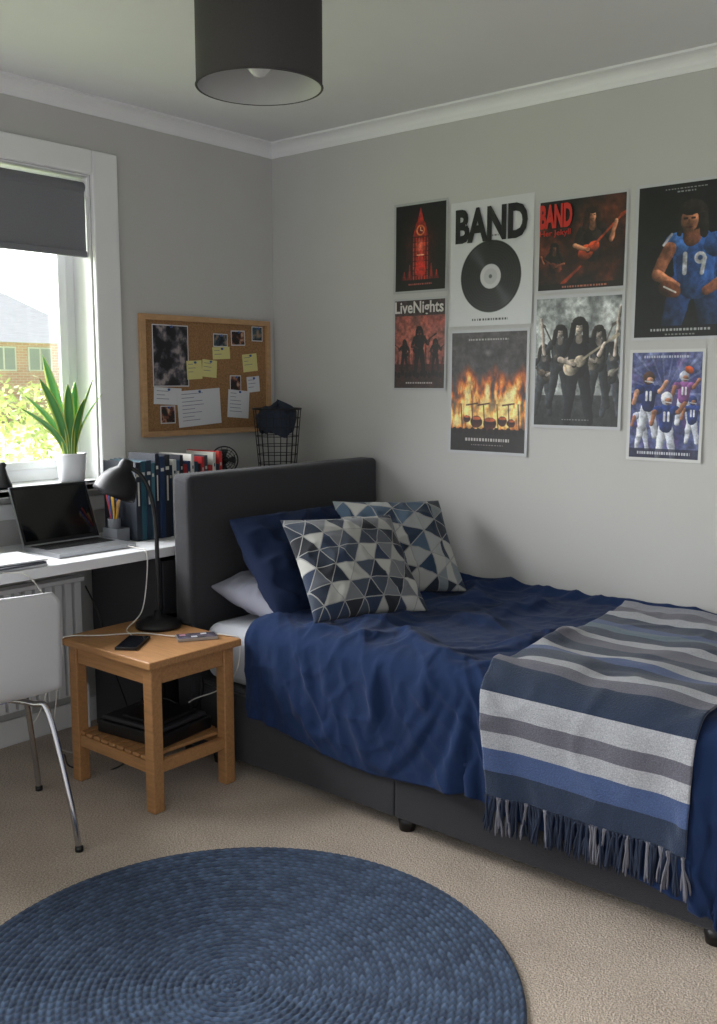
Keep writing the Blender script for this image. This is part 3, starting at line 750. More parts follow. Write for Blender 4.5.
# ------------------------------------------------------------------ posters (vertex-painted prints)
def up(a,h,w):
    gh,gw=a.shape; y=np.linspace(0,gh-1,h);x=np.linspace(0,gw-1,w)
    y0=np.clip(y.astype(int),0,gh-2);x0=np.clip(x.astype(int),0,gw-2);fy=(y-y0)[:,None];fx=(x-x0)[None,:]
    fy=fy*fy*(3-2*fy);fx=fx*fx*(3-2*fx)
    A=a[y0][:,x0];B=a[y0][:,x0+1];C=a[y0+1][:,x0];D=a[y0+1][:,x0+1]
    return A*(1-fy)*(1-fx)+B*(1-fy)*fx+C*fy*(1-fx)+D*fy*fx
class Art:
    def __init__(s,asp,bg,W=180,seed=1,light=(-.6,-.7),shade=.55):
        s.W=W;s.H=int(W*asp);s.a=asp;s.rs=np.random.RandomState(seed);s.light=light;s.shade=shade
        s.U,s.V=np.meshgrid((np.arange(s.W))/(s.W-1),(np.arange(s.H))/(s.H-1)*asp)
        s.im=np.ones((s.H,s.W,3))*np.array(bg)/255.0; s.aa=.6/W
        s.wx=(s.fbm(14)-.5)*.022; s.wy=(s.fbm(14)-.5)*.022
    def fbm(s,sc,sy=None,oc=4):
        sy=sy or sc; o=np.zeros((s.H,s.W));amp=1;tot=0
        for k in range(oc):
            o+=amp*up(s.rs.rand(int(sy*s.a*2**k)+3,int(sc*2**k)+3),s.H,s.W);tot+=amp;amp*=.55
        return o/tot
    def put(s,mask,col,al=1,sh=None):
        m=(mask*al)[...,None]; c=np.array(col)/255.0
        if sh is not None: c=c*sh[...,None]
        s.im=s.im*(1-m)+c*m
    def cap(s,x1,y1,x2,y2,r1,r2=None,col=(0,0,0),al=1,soft=None,org=0):
        U=s.U+s.wx*org;V=s.V+s.wy*org
        r2=r1 if r2 is None else r2; dx,dy=x2-x1,y2-y1;l=dx*dx+dy*dy+1e-9
        t=np.clip(((U-x1)*dx+(V-y1)*dy)/l,0,1);ex=U-x1-t*dx;ey=V-y1-t*dy;rr=(r1+(r2-r1)*t);d=np.hypot(ex,ey)-rr
        so=soft or s.aa; sh=None
        if org: sh=np.clip(1+s.shade*(ex*s.light[0]+ey*s.light[1])/rr,.25,1.7)
        s.put(np.clip(.5-d/(2*so),0,1),col,al,sh)
    def ell(s,x,y,rx,ry,col,al=1,soft=None,rot=0,org=0):
        U=s.U+s.wx*org;V=s.V+s.wy*org
        c,n=math.cos(rot),math.sin(rot);u=(U-x)*c+(V-y)*n;v=-(U-x)*n+(V-y)*c
        d=(np.hypot(u/rx,v/ry)-1)*min(rx,ry);so=soft or s.aa;sh=None
        if org: sh=np.clip(1+s.shade*(u/rx*s.light[0]+v/ry*s.light[1]),.25,1.7)
        s.put(np.clip(.5-d/(2*so),0,1),col,al,sh)
    def rect(s,x0,y0,x1,y1,col,al=1):
        m=((s.U>=x0)&(s.U<=x1)&(s.V>=y0)&(s.V<=y1)).astype(float); s.put(m,col,al)
    def poly(s,pts,col,al=1):
        ins=np.zeros(s.U.shape,bool);n=len(pts)
        for i in range(n):
            x1,y1=pts[i];x2,y2=pts[(i+1)%n]
            c=((y1>s.V)!=(y2>s.V))&(s.U<(x2-x1)*(s.V-y1)/(y2-y1+1e-12)+x1); ins^=c
        s.put(ins.astype(float),col,al)
    def txt(s,x0,x1,y,h,col,al=.9):
        x=x0
        while x<x1:
            w=s.rs.uniform(.012,.03); s.rect(x,y,min(x+w,x1),y+h,col,al); x+=w+.012
    def grain(s,lo,hi,sc=18): s.im=s.im*(lo+hi*s.fbm(sc)[...,None])*(.92+.16*s.rs.rand(s.H,s.W,1))
    def border(s,b,col=(225,225,225)):
        m=((s.U<b)|(s.U>1-b)|(s.V<b)|(s.V>s.a-b)).astype(float); s.put(m,col)
    def guitarist(s,x,y,k,body,skin,guit,hair,flip=1,neck=(.42,.08),legs=1):
        f=flip
        if legs:
            s.cap(x-.05*k*f,y+.42*k,x-.13*k*f,y+.98*k,.075*k,.045*k,body,org=1); s.cap(x+.05*k*f,y+.42*k,x+.15*k*f,y+.98*k,.075*k,.045*k,body,org=1)
        s.poly([(x-.15*k,y+.12*k),(x+.15*k,y+.12*k),(x+.10*k,y+.47*k),(x-.10*k,y+.47*k)],body)
        s.cap(x,y+.17*k,x,y+.42*k,.115*k,.095*k,body,org=1)
        s.cap(x-.13*k*f,y+.14*k,x-.22*k*f,y+.32*k,.048*k,.036*k,body,org=1)
        s.cap(x+.13*k*f,y+.14*k,x+.24*k*f,y+.28*k,.048*k,.036*k,body,org=1)
        nx,ny=neck
        s.ell(x-.08*k*f,y+.40*k,.10*k,.085*k,guit,rot=-.5*f,org=1);s.ell(x+.02*k*f,y+.34*k,.075*k,.06*k,guit,rot=-.5*f,org=1); s.ell(x-.05*k*f,y+.38*k,.03*k,.03*k,(20,16,14))
        s.cap(x,y+.35*k,x+nx*k*f,y+ny*k,.013*k,.011*k,guit); s.cap(x+nx*k*f,y+ny*k,x+(nx+.05)*k*f,y+(ny-.03)*k,.022*k,.018*k,guit)
        s.cap(x-.22*k*f,y+.32*k,x-.06*k*f,y+.37*k,.030*k,.022*k,skin,org=1); s.ell(x-.05*k*f,y+.37*k,.026*k,.022*k,skin)
        s.cap(x+.24*k*f,y+.28*k,x+.30*k*f,y+(.35+(ny-.35)*.30/nx)*k,.028*k,.022*k,skin,org=1)
        s.cap(x-.065*k,y-.04*k,x-.100*k,y+.13*k,.038*k,.030*k,hair,org=1); s.cap(x+.065*k,y-.04*k,x+.095*k,y+.13*k,.038*k,.030*k,hair,org=1)
        s.cap(x,y+.04*k,x,y+.12*k,.03*k,.04*k,[c*.65 for c in skin]); s.ell(x,y-.010*k,.050*k,.066*k,skin,org=1)
        dk=[c*.45 for c in skin]
        s.cap(x-.028*k,y-.018*k,x-.014*k,y-.018*k,.006*k,col=dk);s.cap(x+.014*k,y-.018*k,x+.028*k,y-.018*k,.006*k,col=dk);s.cap(x,y-.01*k,x+.003*k,y+.008*k,.004*k,col=[c*.75 for c in skin]);s.cap(x-.014*k,y+.028*k,x+.014*k,y+.028*k,.004*k,col=dk)
        s.ell(x-.004*k,y-.080*k,.078*k,.048*k,hair,org=1); s.cap(x-.045*k,y-.06*k,x-.058*k,y+.03*k,.016*k,.014*k,hair); s.cap(x+.045*k,y-.06*k,x+.055*k,y+.02*k,.014*k,.012*k,hair)
M_print=attr_mat('poster_print',.5)
def poster(name,X0,X1,Z0,Z1,art,rot=0):
    im=np.clip(art.im,0,1)*.97; lin=np.where(im<=.04045,im/12.92,((im+.055)/1.055)**2.4)
    H_,W_=art.H,art.W
    X=X0+(X1-X0)*art.U; Z=Z1-(Z1-Z0)*art.V/art.a
    Yv=-.004-.004*np.abs(art.U-.5)**2*4*((art.V/art.a)**3)
    vs=np.stack([X.ravel(),Yv.ravel(),Z.ravel()],1)
    idx=np.arange(H_*W_).reshape(H_,W_)
    f=np.stack([idx[:-1,:-1].ravel(),idx[1:,:-1].ravel(),idx[1:,1:].ravel(),idx[:-1,1:].ravel()],1)
    me=bpy.data.meshes.new(name); me.from_pydata(vs.tolist(),[],f.tolist())
    ca=me.color_attributes.new('Col','FLOAT_COLOR','POINT')
    ca.data.foreach_set('color',np.concatenate([lin.reshape(-1,3),np.ones((H_*W_,1))],1).ravel().astype(np.float32))
    me.materials.append(M_print); me.update()
    ob=bpy.data.objects.new(name,me);COL.objects.link(ob)
    return ob
def label(parent,body,X0,X1,Z0,Z1,m,bold=.02,y=-.0095):
    cu=bpy.data.curves.new('t','FONT');cu.body=body;cu.size=1;cu.offset=bold;cu.resolution_u=3
    o=bpy.data.objects.new('t',cu);COL.objects.link(o)
    dg=bpy.context.evaluated_depsgraph_get();dg.update()
    me=bpy.data.meshes.new_from_object(o.evaluated_get(dg)); bpy.data.objects.remove(o)
    co=np.array([v.co[:] for v in me.vertices]);mn=co.min(0);mxx=co.max(0)
    for v in me.vertices:
        a=(v.co.x-mn[0])/(mxx[0]-mn[0]);b_=(v.co.y-mn[1])/(mxx[1]-mn[1]); v.co=Vector((X0+(X1-X0)*a,y,Z0+(Z1-Z0)*b_))
    me.materials.clear();me.materials.append(m)
    ob=bpy.data.objects.new('lettering',me);COL.objects.link(ob);ob.parent=parent
ink_b=mat('ink_black',(20,20,22),.6);ink_r=mat('ink_red',(190,44,34),.6);ink_w=mat('ink_white',(205,200,195),.6)

# 1 clock tower
A=Art(1.34,(10,9,12),seed=3); f=A.fbm(5)
A.put(np.clip(1-np.hypot((A.U-.5)/.42,(A.V-.65)/.6),0,1)*f*1.3,(150,30,22),.8)
A.rect(.36,.5,.64,1.15,(112,22,18));A.poly([(.36,.5),(.42,.3),(.58,.3),(.64,.5)],(150,34,24));A.poly([(.44,.3),(.5,.08),(.56,.3)],(176,40,28))
for k in range(6): A.cap(.37+.052*k,.52,.37+.052*k,1.15,.006,col=(214,64,40))
for k in range(9): A.cap(.36,.52+.07*k,.64,.52+.07*k,.005,col=(50,8,8))
for sx_ in (-.2,.2,-.3,.3): A.poly([(.5+sx_-.05,1.15),(.5+sx_,.70+abs(sx_)),(.5+sx_+.05,1.15)],(100,22,18)); A.cap(.5+sx_,.72+abs(sx_),.5+sx_,1.1,.006,col=(190,50,36))
A.ell(.5,.42,.08,.08,(236,120,60));A.ell(.5,.42,.055,.055,(120,20,16));A.cap(.5,.42,.5,.38,.008,col=(240,200,160));A.cap(.5,.42,.53,.43,.008,col=(240,200,160))
A.ell(.5,.66,.07,.09,(244,110,80),.95,.04);A.cap(.5,.74,.5,1.0,.03,.10,(206,44,32),.85); A.cap(.44,.78,.56,.78,.01,col=(250,170,130))
A.grain(.55,.85,22); A.rect(.0,1.14,1,1.34,(14,10,12),.85); A.txt(.28,.72,1.2,.02,(190,90,80)); A.border(.035,(170,170,170))
poster('clock_tower_poster',.711,.981,1.71,2.07,A)
# 2 vinyl record
A=Art(1.28,(206,207,208),seed=4)
A.ell(.5,.78,.365,.365,(24,24,27));
rr=np.hypot(A.U-.5,A.V-.78); gm=((rr<.35)&(rr>.14)).astype(float)*(.5+.5*np.sin(rr*230)); A.put(gm,(52,52,56),.5)
ang=np.arctan2(A.V-.78,A.U-.5); A.put(((rr<.35)&(rr>.13)).astype(float)*np.clip(np.cos(2*(ang-.9)),0,1)**10,(105,105,110),.5)
A.ell(.5,.78,.125,.125,(200,200,200));A.ell(.5,.78,.02,.02,(20,20,20));A.ell(.5,.78,.08,.08,(165,165,167),.5)
A.txt(.28,.72,1.205,.022,(60,60,60)); A.txt(.4,.6,.36,.015,(90,90,90))
p=poster('vinyl_record_poster',.995,1.367,1.567,2.043,A)
label(p,'BAND',1.020,1.343,1.885,2.015,ink_b,.045)
# 3 guitarist red
A=Art(.945,(16,13,14),seed=5,W=220,light=(.6,-.6),shade=.8); f=A.fbm(4,4); 
A.put(np.clip(f*2.2-1.0,0,1),(120,52,30),.9); A.ell(.80,.30,.22,.3,(150,70,40),.45,.3); A.ell(.2,.6,.2,.2,(130,50,30),.5,.2)
A.guitarist(.20,.50,.50,(30,22,22),(136,76,54),(96,44,28),(20,15,14),-1,legs=0)
A.guitarist(.62,.22,.86,(40,30,30),(190,124,92),(176,66,34),(44,26,20),1,neck=(.36,.02),legs=0)
A.cap(.30,.86,.5,.7,.02,.01,(170,60,30),.8)
A.grain(.5,.95,18); A.rect(0,.86,1,.945,(14,11,11),.8); A.txt(.3,.8,.885,.015,(180,110,90)); A.border(.025,(186,186,188))
p=poster('guitarist_poster',1.383,1.738,1.675,2.01,A)
label(p,'BAND',1.394,1.525,1.905,1.99,ink_r,.045); label(p,'Her Jekyll',1.396,1.52,1.872,1.898,ink_r,.01)
# 4 football player
A=Art(1.52,(14,15,18),seed=6,W=220,light=(.5,-.7),shade=.6); f=A.fbm(4);A.put(np.clip(f*1.5-.6,0,1),(40,40,46),.7)
bl=(48,86,150)
A.cap(.50,1.0,.40,1.40,.13,.10,(36,62,112),org=1);A.cap(.72,1.0,.80,1.40,.13,.10,(34,60,104),org=1)
A.poly([(.38,.60),(.86,.60),(.82,1.05),(.44,1.05)],(44,80,142))
A.cap(.62,.66,.63,.96,.20,.18,bl,org=1);A.ell(.43,.60,.13,.11,(64,108,176),org=1);A.ell(.83,.63,.13,.12,(54,94,160),org=1)
A.cap(.36,.64,.24,.88,.070,.055,(150,92,66),org=1);A.cap(.24,.88,.44,1.0,.055,.042,(176,110,78),org=1)
A.cap(.90,.70,.95,.93,.07,.055,(130,78,56),org=1);A.cap(.95,.93,.74,1.06,.055,.045,(166,102,74),org=1)
A.ell(.38,1.03,.12,.075,(104,58,36),rot=.4,org=1);A.cap(.32,1.0,.44,1.06,.008,col=(210,205,200))
A.cap(.57,.44,.58,.54,.08,.09,(120,72,52),org=1)
A.ell(.58,.335,.150,.150,(34,27,26),org=1);A.cap(.68,.36,.70,.52,.055,.04,(38,31,30),org=1);A.cap(.48,.36,.45,.50,.03,.025,(34,28,27),org=1)
A.ell(.55,.385,.088,.112,(164,106,78),org=1)
A.cap(.50,.365,.525,.365,.010,col=(48,28,22));A.cap(.575,.365,.60,.365,.010,col=(48,28,22));A.cap(.545,.385,.54,.415,.010,col=(124,76,54));A.cap(.525,.45,.575,.45,.008,col=(84,40,34))
A.ell(.56,.29,.10,.045,(30,24,23),org=1)
A.cap(.52,.70,.52,.88,.022,col=(205,208,214));A.ell(.67,.745,.058,.058,(205,208,214));A.ell(.67,.745,.024,.024,bl);A.cap(.715,.75,.69,.89,.02,col=(205,208,214))
A.cap(.30,.60,.38,.50,.012,col=(190,190,196))
A.grain(.42,.92,16); A.put(np.clip((np.hypot(A.U-.60,(A.V-.70)/1.3)-.36)*2.4,0,1),(12,13,16),.75)
A.txt(.30,.72,.07,.010,(150,150,155)); A.txt(.42,.60,.10,.010,(150,150,155));A.rect(0,1.38,1,1.52,(14,14,16),.85);A.txt(.2,.8,1.41,.022,(180,180,182));A.txt(.35,.65,1.46,.010,(130,130,130)); A.border(.028,(190,191,194))
poster('football_player_poster',1.765,2.11,1.492,2.015,A)
# 5 red fog band
A=Art(1.37,(96,60,58),seed=7,light=(0,-1),shade=.5); f=A.fbm(5,5)
A.put(np.clip(f*2-.6,0,1),(190,84,70),.8); A.ell(.5,.72,.4,.35,(226,130,104),.6,.3); A.rect(0,0,1,.26,(44,40,44),.8)
A.rect(0,.98,1,1.37,(24,16,18),.75)
for k in range(9): A.cap(.08+.105*k,1.05,.08+.105*k+.02,.60+.07*abs(k-4),.035,.008,(70,24,24),.75)
A.guitarist(.5,.50,.66,(22,14,16),(60,28,26),(18,10,10),(16,10,10)); A.guitarist(.22,.66,.42,(30,16,18),(70,34,32),(18,10,10),(16,10,10),-1); A.guitarist(.80,.66,.42,(30,16,18),(70,34,32),(18,10,10),(16,10,10))
for k in range(14): A.ell(.04+.072*k,1.13+.02*math.sin(k*2.3),.034,.045,(20,10,12))
A.grain(.5,.9,20); A.txt(.25,.75,1.25,.02,(200,190,190)); A.border(.03,(180,180,182))
p=poster('concert_poster',.709,.979,1.317,1.69,A); label(p,'LiveNights',.722,.967,1.615,1.677,ink_w,.02)
# 6 flames
A=Art(1.34,(64,60,63),seed=8,W=220,light=(0,1),shade=.9); f=A.fbm(5,3); g2=A.fbm(14,5)
A.put(np.clip(f*1.6-.5,0,1),(104,96,96),.7); A.ell(.5,.26,.13,.06,(48,46,50),.8,.03); A.ell(.5,.25,.05,.03,(120,116,116),.8,.02)
env=np.clip((A.V-.34-.12*np.abs(np.sin(A.U*9+1)))/.38,0,1)*np.clip((1.12-A.V)/.12,0,1)*np.clip(1.4-np.abs(A.U-.5)*1.6,0,1)
fl=np.clip(env*(g2*3.6-.8),0,1)
A.put(np.clip(fl*2.4,0,1),(186,78,34));A.put(np.clip(fl*2.6-.6,0,1),(244,160,66));A.put(np.clip(fl*2.6-1.2,0,1),(254,230,160))
A.ell(.5,.90,.36,.12,(252,200,110),.7,.12)
A.rect(0,1.07,1,1.34,(24,18,18),.92)
for (x_,y_,r_) in ((.36,.99,.075),(.53,1.01,.085),(.69,.98,.06),(.24,.96,.045),(.8,1.0,.05)): A.ell(x_,y_,r_,r_*.85,(46,18,12),org=1);A.ell(x_,y_-r_*.5,r_*.85,r_*.25,(190,90,44))
for x_ in (.16,.3,.45,.62,.76,.88): A.cap(x_,.80,x_+.02,1.08,.006,col=(40,16,12))
for x_ in (.3,.45,.76): A.cap(x_-.07,.81,x_+.07,.79,.008,col=(70,30,16))
for x_ in np.linspace(.08,.92,12): A.ell(x_,1.09+.01*math.sin(x_*40),.03,.035,(20,12,12))
A.grain(.66,.72,20)
A.txt(.25,.75,.1,.016,(180,176,174)); A.txt(.22,.78,1.17,.030,(206,200,196));A.txt(.3,.7,1.235,.010,(150,140,140)); A.border(.03,(190,191,194))
poster('flames_concert_poster',.996,1.359,1.068,1.553,A)
# 7 band photo
A=Art(1.335,(120,124,124),seed=9,W=220,light=(-.7,-.6),shade=.8); f=A.fbm(4,4);A.put(np.clip(f*2.2-.6,0,1),(210,214,210),.92);A.put(np.clip(A.fbm(6)*2.4-1.35,0,1),(70,72,74),.6)
A.rect(0,1.0,1,1.335,(50,52,54),.85);A.put(np.clip((A.V-.9)/.4,0,1),(40,42,44),.75)
sk=(162,150,140)
A.guitarist(.13,.56,.64,(52,54,58),sk,(80,70,60),(36,32,30),-1); A.guitarist(.88,.56,.64,(60,62,68),sk,(100,96,90),(40,36,34))
A.guitarist(.31,.38,.74,(40,42,46),sk,(60,56,50),(26,23,22),-1,neck=(.25,-.1)); A.guitarist(.74,.40,.72,(46,48,52),sk,(90,84,76),(34,30,28),1,neck=(.2,-.12))
A.guitarist(.52,.34,.94,(26,27,31),(172,158,146),(160,148,130),(18,16,15),1,neck=(.40,.10))
A.grain(.58,.85,22); A.put(np.clip((np.hypot(A.U-.5,(A.V-.62)/1.2)-.48)*2,0,1),(24,26,28),.6); A.txt(.35,.65,1.24,.012,(140,140,140)); A.border(.028,(190,191,194))
poster('band_photo_poster',1.376,1.736,1.18,1.665,A)
# 8 team poster
A=Art(1.42,(54,62,110),seed=10,W=200,light=(-.5,-.7),shade=.6); f=A.fbm(5,5);A.put(np.clip(f*2-.6,0,1),(140,150,196),.85);A.put(np.clip(A.fbm(7)*2.2-1.1,0,1),(110,64,124),.7);A.put(np.clip(A.fbm(8)*2.4-1.2,0,1),(30,36,66),.8)
for k in range(12):
    a=-pi*k/11; A.poly([(.5,.55),(.5+1.2*math.cos(a),.55+1.2*math.sin(a)),(.5+1.2*math.cos(a+.06),.55+1.2*math.sin(a+.06))],(196,206,236),.22)
def player(x,y,k,j,hel,sk=(150,100,76)):
    A.cap(x-.05*k,y+.5*k,x-.12*k,y+.95*k,.08*k,.05*k,(196,200,210),org=1);A.cap(x+.05*k,y+.5*k,x+.14*k,y+.95*k,.08*k,.05*k,(184,188,200),org=1)
    A.cap(x,y+.22*k,x,y+.45*k,.14*k,.11*k,j,org=1);A.ell(x-.15*k,y+.19*k,.09*k,.075*k,j,org=1);A.ell(x+.15*k,y+.19*k,.09*k,.075*k,j,org=1)
    A.cap(x-.2*k,y+.22*k,x-.25*k,y+.42*k,.042*k,.035*k,sk,org=1);A.cap(x+.2*k,y+.22*k,x+.31*k,y+.07*k,.042*k,.035*k,sk,org=1)
    A.ell(x,y,.1*k,.11*k,hel,org=1);A.ell(x+.02*k,y+.04*k,.058*k,.05*k,sk,org=1);A.cap(x-.06*k,y+.05*k,x+.08*k,y+.07*k,.010*k,col=(200,200,206)); A.cap(x-.03*k,y+.23*k,x-.03*k,y+.36*k,.02*k,col=(220,222,228)); A.cap(x+.04*k,y+.23*k,x+.04*k,y+.36*k,.02*k,col=(220,222,228))
player(.74,.34,.62,(120,72,124),(180,182,196));player(.86,.64,.55,(40,58,116),(44,56,104));player(.20,.74,.55,(170,174,192),(60,70,110))
player(.27,.36,.78,(30,44,92),(70,48,40),(190,140,112)); player(.52,.62,.78,(36,54,110),(206,208,218))
A.ell(.80,.26,.06,.045,(190,84,40),rot=.5,org=1)
A.grain(.6,.72,20); A.rect(0,1.26,1,1.42,(26,28,46),.7);A.txt(.15,.85,1.30,.035,(204,206,216));A.txt(.2,.8,.08,.03,(190,194,210)); A.border(.04,(206,206,204))
poster('football_team_poster',1.762,2.03,1.078,1.461,A)

# ------------------------------------------------------------------ ceiling pendant shade
mb=MB(); cx_,cy_=1.510,-1.548; zb,zt=2.045,2.31; r_=.150
mb.lathe([(r_,zb),(r_,zt),(r_-.003,zt),(r_-.003,zb),(r_,zb)],(cx_,cy_,0),0,72)
mb.lathe([(r_-.0035,zb+.001),(r_-.0035,zt-.001)],(cx_,cy_,0),1,72)
mb.tube([(cx_+(r_+.0005)*math.cos(t),cy_+(r_+.0005)*math.sin(t),zb+.002) for t in [j/72*2*pi for j in range(72)]],.0022,0,6,closed=True)
mb.lathe([(0,zt-.012),(r_-.004,zt-.012),(r_-.004,zt-.010),(0,zt-.010)],(cx_,cy_,0),1,48)
for k in range(3):
    a=k*2*pi/3+.3; mb.tube([(cx_,cy_,zt-.03),(cx_+(r_-.004)*math.cos(a),cy_+(r_-.004)*math.sin(a),zt-.015)],.002,2,6)
mb.lathe([(0,zt-.02),(.02,zt-.02),(.02,zt-.12),(0,zt-.12)],(cx_,cy_,0),2,20)
mb.lathe([(.012,zt-.12),(.016,zt-.14),(.030,zt-.170),(.033,zt-.198),(.028,zt-.224),(.012,zt-.238),(0,zt-.240)],(cx_,cy_,0),3,28)
mb.tube([(cx_,cy_,zt-.02),(cx_,cy_,H-.02)],.004,2,8)
mb.lathe([(0,H-.03),(.04,H-.028),(.05,H-.001),(0,H-.001)],(cx_,cy_,0),2,28)
mb.done('pendant_lamp',[mat('shade_fabric',(58,55,55),.9,var=.1,vscale=300,bump=.15,bscale=400),mat('shade_lining',(180,180,180),.8),M_upvc,mat('glass_bulb',(190,190,190),.1,coat=.5)])

# ------------------------------------------------------------------ rug
def rug():
    w=.0168; n=39; per=5; Rr=w*n; cx,cy=1.735,-1.893; NA=1250
    NR=n*per
    r=np.linspace(.0005,Rr,NR+1)[:,None]; th=(np.arange(NA)/NA*2*pi)[None,:]
    q=r/w-th/(2*pi); ring=np.floor(q); f=q-ring
    nn=ring+1+th/(2*pi); s=pi*w*np.maximum(nn,0)**2*1.0
    ch=(s/.024)+np.abs(f-.5)*1.1
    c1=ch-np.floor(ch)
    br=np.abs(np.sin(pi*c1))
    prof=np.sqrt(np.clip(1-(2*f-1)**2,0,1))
    edge=np.clip((Rr-r)/(w*.5),0,1)**.5*np.ones_like(th)
    z=.003+(.004+.0060*prof*(.5+.5*br))*edge
    X=cx+r*np.cos(th);Y=cy+r*np.sin(th)
    vs=np.stack([X.ravel(),Y.ravel(),z.ravel()],1)
    idx=np.arange((NR+1)*NA).reshape(NR+1,NA); a=idx[:-1];b=idx[1:];a2=np.roll(a,-1,1);b2=np.roll(b,-1,1)
    fc=np.stack([a.ravel(),b.ravel(),b2.ravel(),a2.ravel()],1)
    me=bpy.data.meshes.new('round_braided_rug');me.from_pydata(vs.tolist(),[],fc.tolist())
    cell=(np.floor(ch)*7.31+ring*3.17); hsh=np.abs(np.sin(cell*12.9898)*43758.5)%1
    cb=np.array([s2l((52,71,98))[:3],s2l((42,60,86))[:3],s2l((66,86,114))[:3],s2l((56,76,104))[:3]])
    k=(hsh*4).astype(int)%4; col=cb[k]
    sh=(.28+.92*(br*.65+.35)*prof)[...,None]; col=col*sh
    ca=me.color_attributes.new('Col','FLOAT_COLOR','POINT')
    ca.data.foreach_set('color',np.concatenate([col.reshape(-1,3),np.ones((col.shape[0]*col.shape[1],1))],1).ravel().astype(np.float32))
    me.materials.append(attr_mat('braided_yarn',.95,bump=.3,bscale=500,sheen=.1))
    me.polygons.foreach_set('use_smooth',[True]*len(me.polygons));me.update()
    ob=bpy.data.objects.new('round_braided_rug',me);COL.objects.link(ob)
rug()

# ------------------------------------------------------------------ chair (faces the desk)
mb=MB()
prof=smoothpath([(0,.205,.425),(0,.17,.448),(0,.05,.445),(0,-.10,.438),(0,-.175,.450),(0,-.215,.50),(0,-.235,.60),(0,-.252,.70),(0,-.262,.765)],6)
def shell(u,v):
    i=v*(len(prof)-1);k=int(min(i,len(prof)-2));p=prof[k].lerp(prof[k+1],i-k)
    s_=(u-.5)*2; wd=.205-.012*max(0,v-.6)
    if v>.9: wd*= math.sqrt(max(0.0,1-((v-.9)/.1)**2*.22))
    if v<.08: wd*= math.sqrt(max(0.0,1-((.08-v)/.08)**2*.3))
    back=min(1,max(0,(v-.45)/.2))
    return (s_*wd,p.y+back*.035*s_*s_,p.z+(1-back)*.018*s_*s_)
mb.grid(shell,30,60,0)
ch_M=Matrix.Translation((.600,-1.855,0))@Matrix.Rotation(math.radians(90-19),4,'Z')
shell_ob=mb.done('shell',mat('chair_white_plastic',(200,200,202),.35),solid=.012)
mb=MB()
for (sx_,sy_) in ((1,1),(-1,1),(1,-1),(-1,-1)):
    fy=.235 if sy_>0 else -.262
    mb.tube(smoothpath([(sx_*.04,sy_*.03,.424),(sx_*.13,sy_*.13,.420),(sx_*.165,sy_*.17,.395),(sx_*.20,fy*.92,.15),(sx_*.215,fy,.006)],8),.009,0,12)
    mb.lathe([(0,0),(.012,0),(.012,.014),(0,.014)],(sx_*.215,fy,0),1,14)
mb.box(-.07,.07,-.07,.07,.412,.424,0)
legs=mb.done('legs',[M_chrome,M_black])
chair=bpy.data.objects.new('desk_chair',None);COL.objects.link(chair);chair.matrix_world=ch_M
shell_ob.parent=chair;legs.parent=chair

# ------------------------------------------------------------------ cables
mb=MB()
mb.tube(smoothpath([(.41,-1.16,DZ+.008),(.46,-1.15,DZ+.004),(.505,-1.15,DZ-.005),(.515,-1.16,.66),(.52,-1.19,.55),(.53,-1.26,.505),(.60,-1.30,.505),(.67,-1.33,.505)],8),.0022,0,7)
mb.tube(smoothpath([(.83,-1.125,.505),(.74,-1.22,.505),(.62,-1.27,.505),(.54,-1.38,.506),(.47,-1.45,.506),(.455,-1.478,.49),(.44,-1.50,.40),(.42,-1.53,.28),(.40,-1.56,.22),(.30,-1.50,.3),(.20,-1.45,.5),(.12,-1.42,.6)],8),.0022,0,7)
mb.tube(smoothpath([(.5,-1.70,DZ+.004),(.52,-1.62,DZ-.02),(.53,-1.55,.62),(.50,-1.50,.5),(.44,-1.49,.30),(.36,-1.45,.10),(.34,-1.3,.006)],8),.0022,0,7)
mb.tube(smoothpath([(.80,-1.12,.505),(.86,-1.10,.505),(.90,-1.079,.49),(.88,-1.076,.38),(.80,-1.076,.30),(.72,-1.12,.26),(.74,-1.17,.262)],8),.0022,0,7)
mb.done('charging_cable',M_cable)
mb=MB()
mb.tube(smoothpath([(.54,-1.10,.505),(.46,-1.075,.49),(.42,-1.075,.35),(.42,-1.12,.2),(.5,-1.2,.19),(.58,-1.26,.24),(.66,-1.2,.265),(.78,-1.16,.20),(.70,-1.15,.185)],8),.003,0,7)
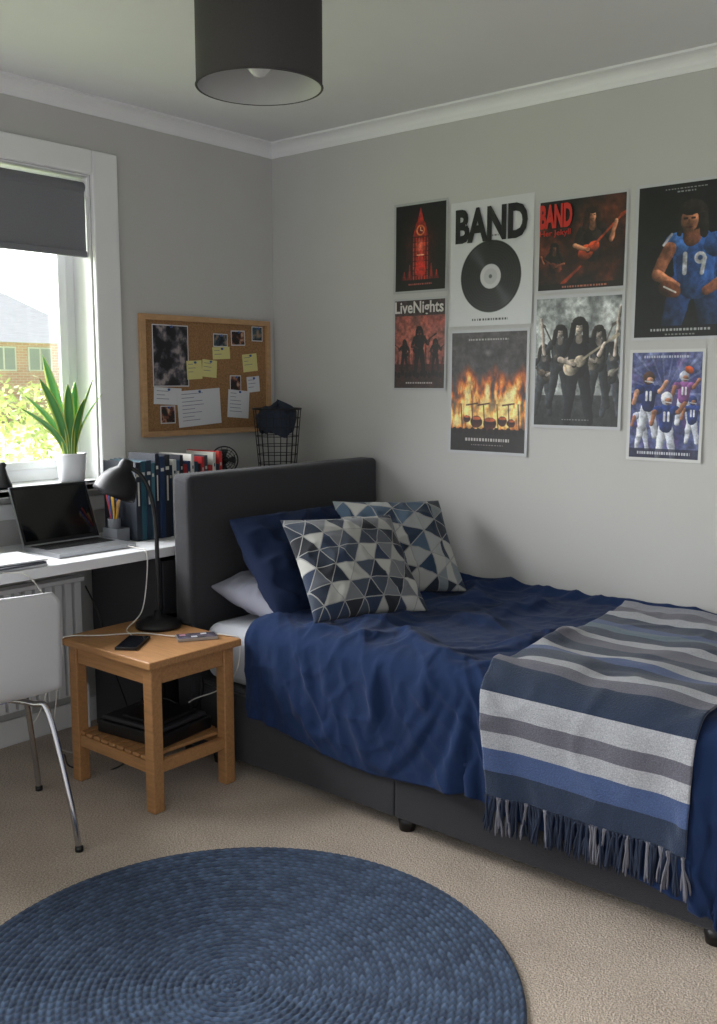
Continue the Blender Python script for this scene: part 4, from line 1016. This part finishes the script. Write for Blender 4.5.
mb.tube(smoothpath([(.40,-1.2,.006),(.33,-1.1,.05),(.30,-1.16,.3),(.28,-1.2,.5),(.2,-1.2,.6)],8),.003,0,7)
mb.tube(smoothpath([(.60,-1.095,.505),(.68,-1.077,.49),(.70,-1.077,.36),(.66,-1.077,.2),(.5,-1.30,.006),(.38,-1.40,.006),(.25,-1.35,.006)],8),.003,0,7)
mb.done('power_cable',M_bcable)

# ------------------------------------------------------------------ light
w=bpy.data.worlds.new('overcast_sky');scene.world=w;w.use_nodes=True
N=w.node_tree.nodes;L=w.node_tree.links;bg=N['Background']
tc=N.new('ShaderNodeTexCoord');sp=N.new('ShaderNodeSeparateXYZ');L.new(tc.outputs['Generated'],sp.inputs[0])
def mrng(src,a,b,c,d):
    mr=N.new('ShaderNodeMapRange');mr.interpolation_type='SMOOTHSTEP'
    for i,v in enumerate((a,b,c,d)): mr.inputs[i+1].default_value=v
    L.new(src,mr.inputs[0]);return mr.outputs[0]
sm=N.new('ShaderNodeMath');sm.operation='ADD'
L.new(mrng(sp.outputs['X'],-.85,-.2,3.4,0.0),sm.inputs[0]); L.new(mrng(sp.outputs['Y'],-.8,.2,.96,.36),sm.inputs[1])
L.new(sm.outputs[0],bg.inputs['Strength']);bg.inputs['Color'].default_value=(.94,.97,1,1)
def sun(name,d,st,ang,col=(1,1,1)):
    l=bpy.data.lights.new(name,'SUN');l.energy=st;l.angle=math.radians(ang);l.color=col
    o=bpy.data.objects.new(name,l);COL.objects.link(o);o.rotation_euler=Vector(d).to_track_quat('-Z','Y').to_euler();o.location=(-3,-3,5)
sun('sky_sun',(.80,.30,-.42),20.0,70,(.97,.985,1))
# ------------------------------------------------------------------ camera
cam=bpy.data.cameras.new('camera');co=bpy.data.objects.new('camera',cam);COL.objects.link(co)
cam.sensor_fit='VERTICAL';cam.sensor_height=36;cam.sensor_width=36;cam.lens=974/1024*36
co.location=(3.26,-3.26,1.35);co.rotation_euler=(math.radians(90-7.6),0,math.radians(40.1))
cam.clip_start=.05
scene.camera=co
scene.view_settings.view_transform='Standard';scene.view_settings.look='None';scene.view_settings.exposure=0
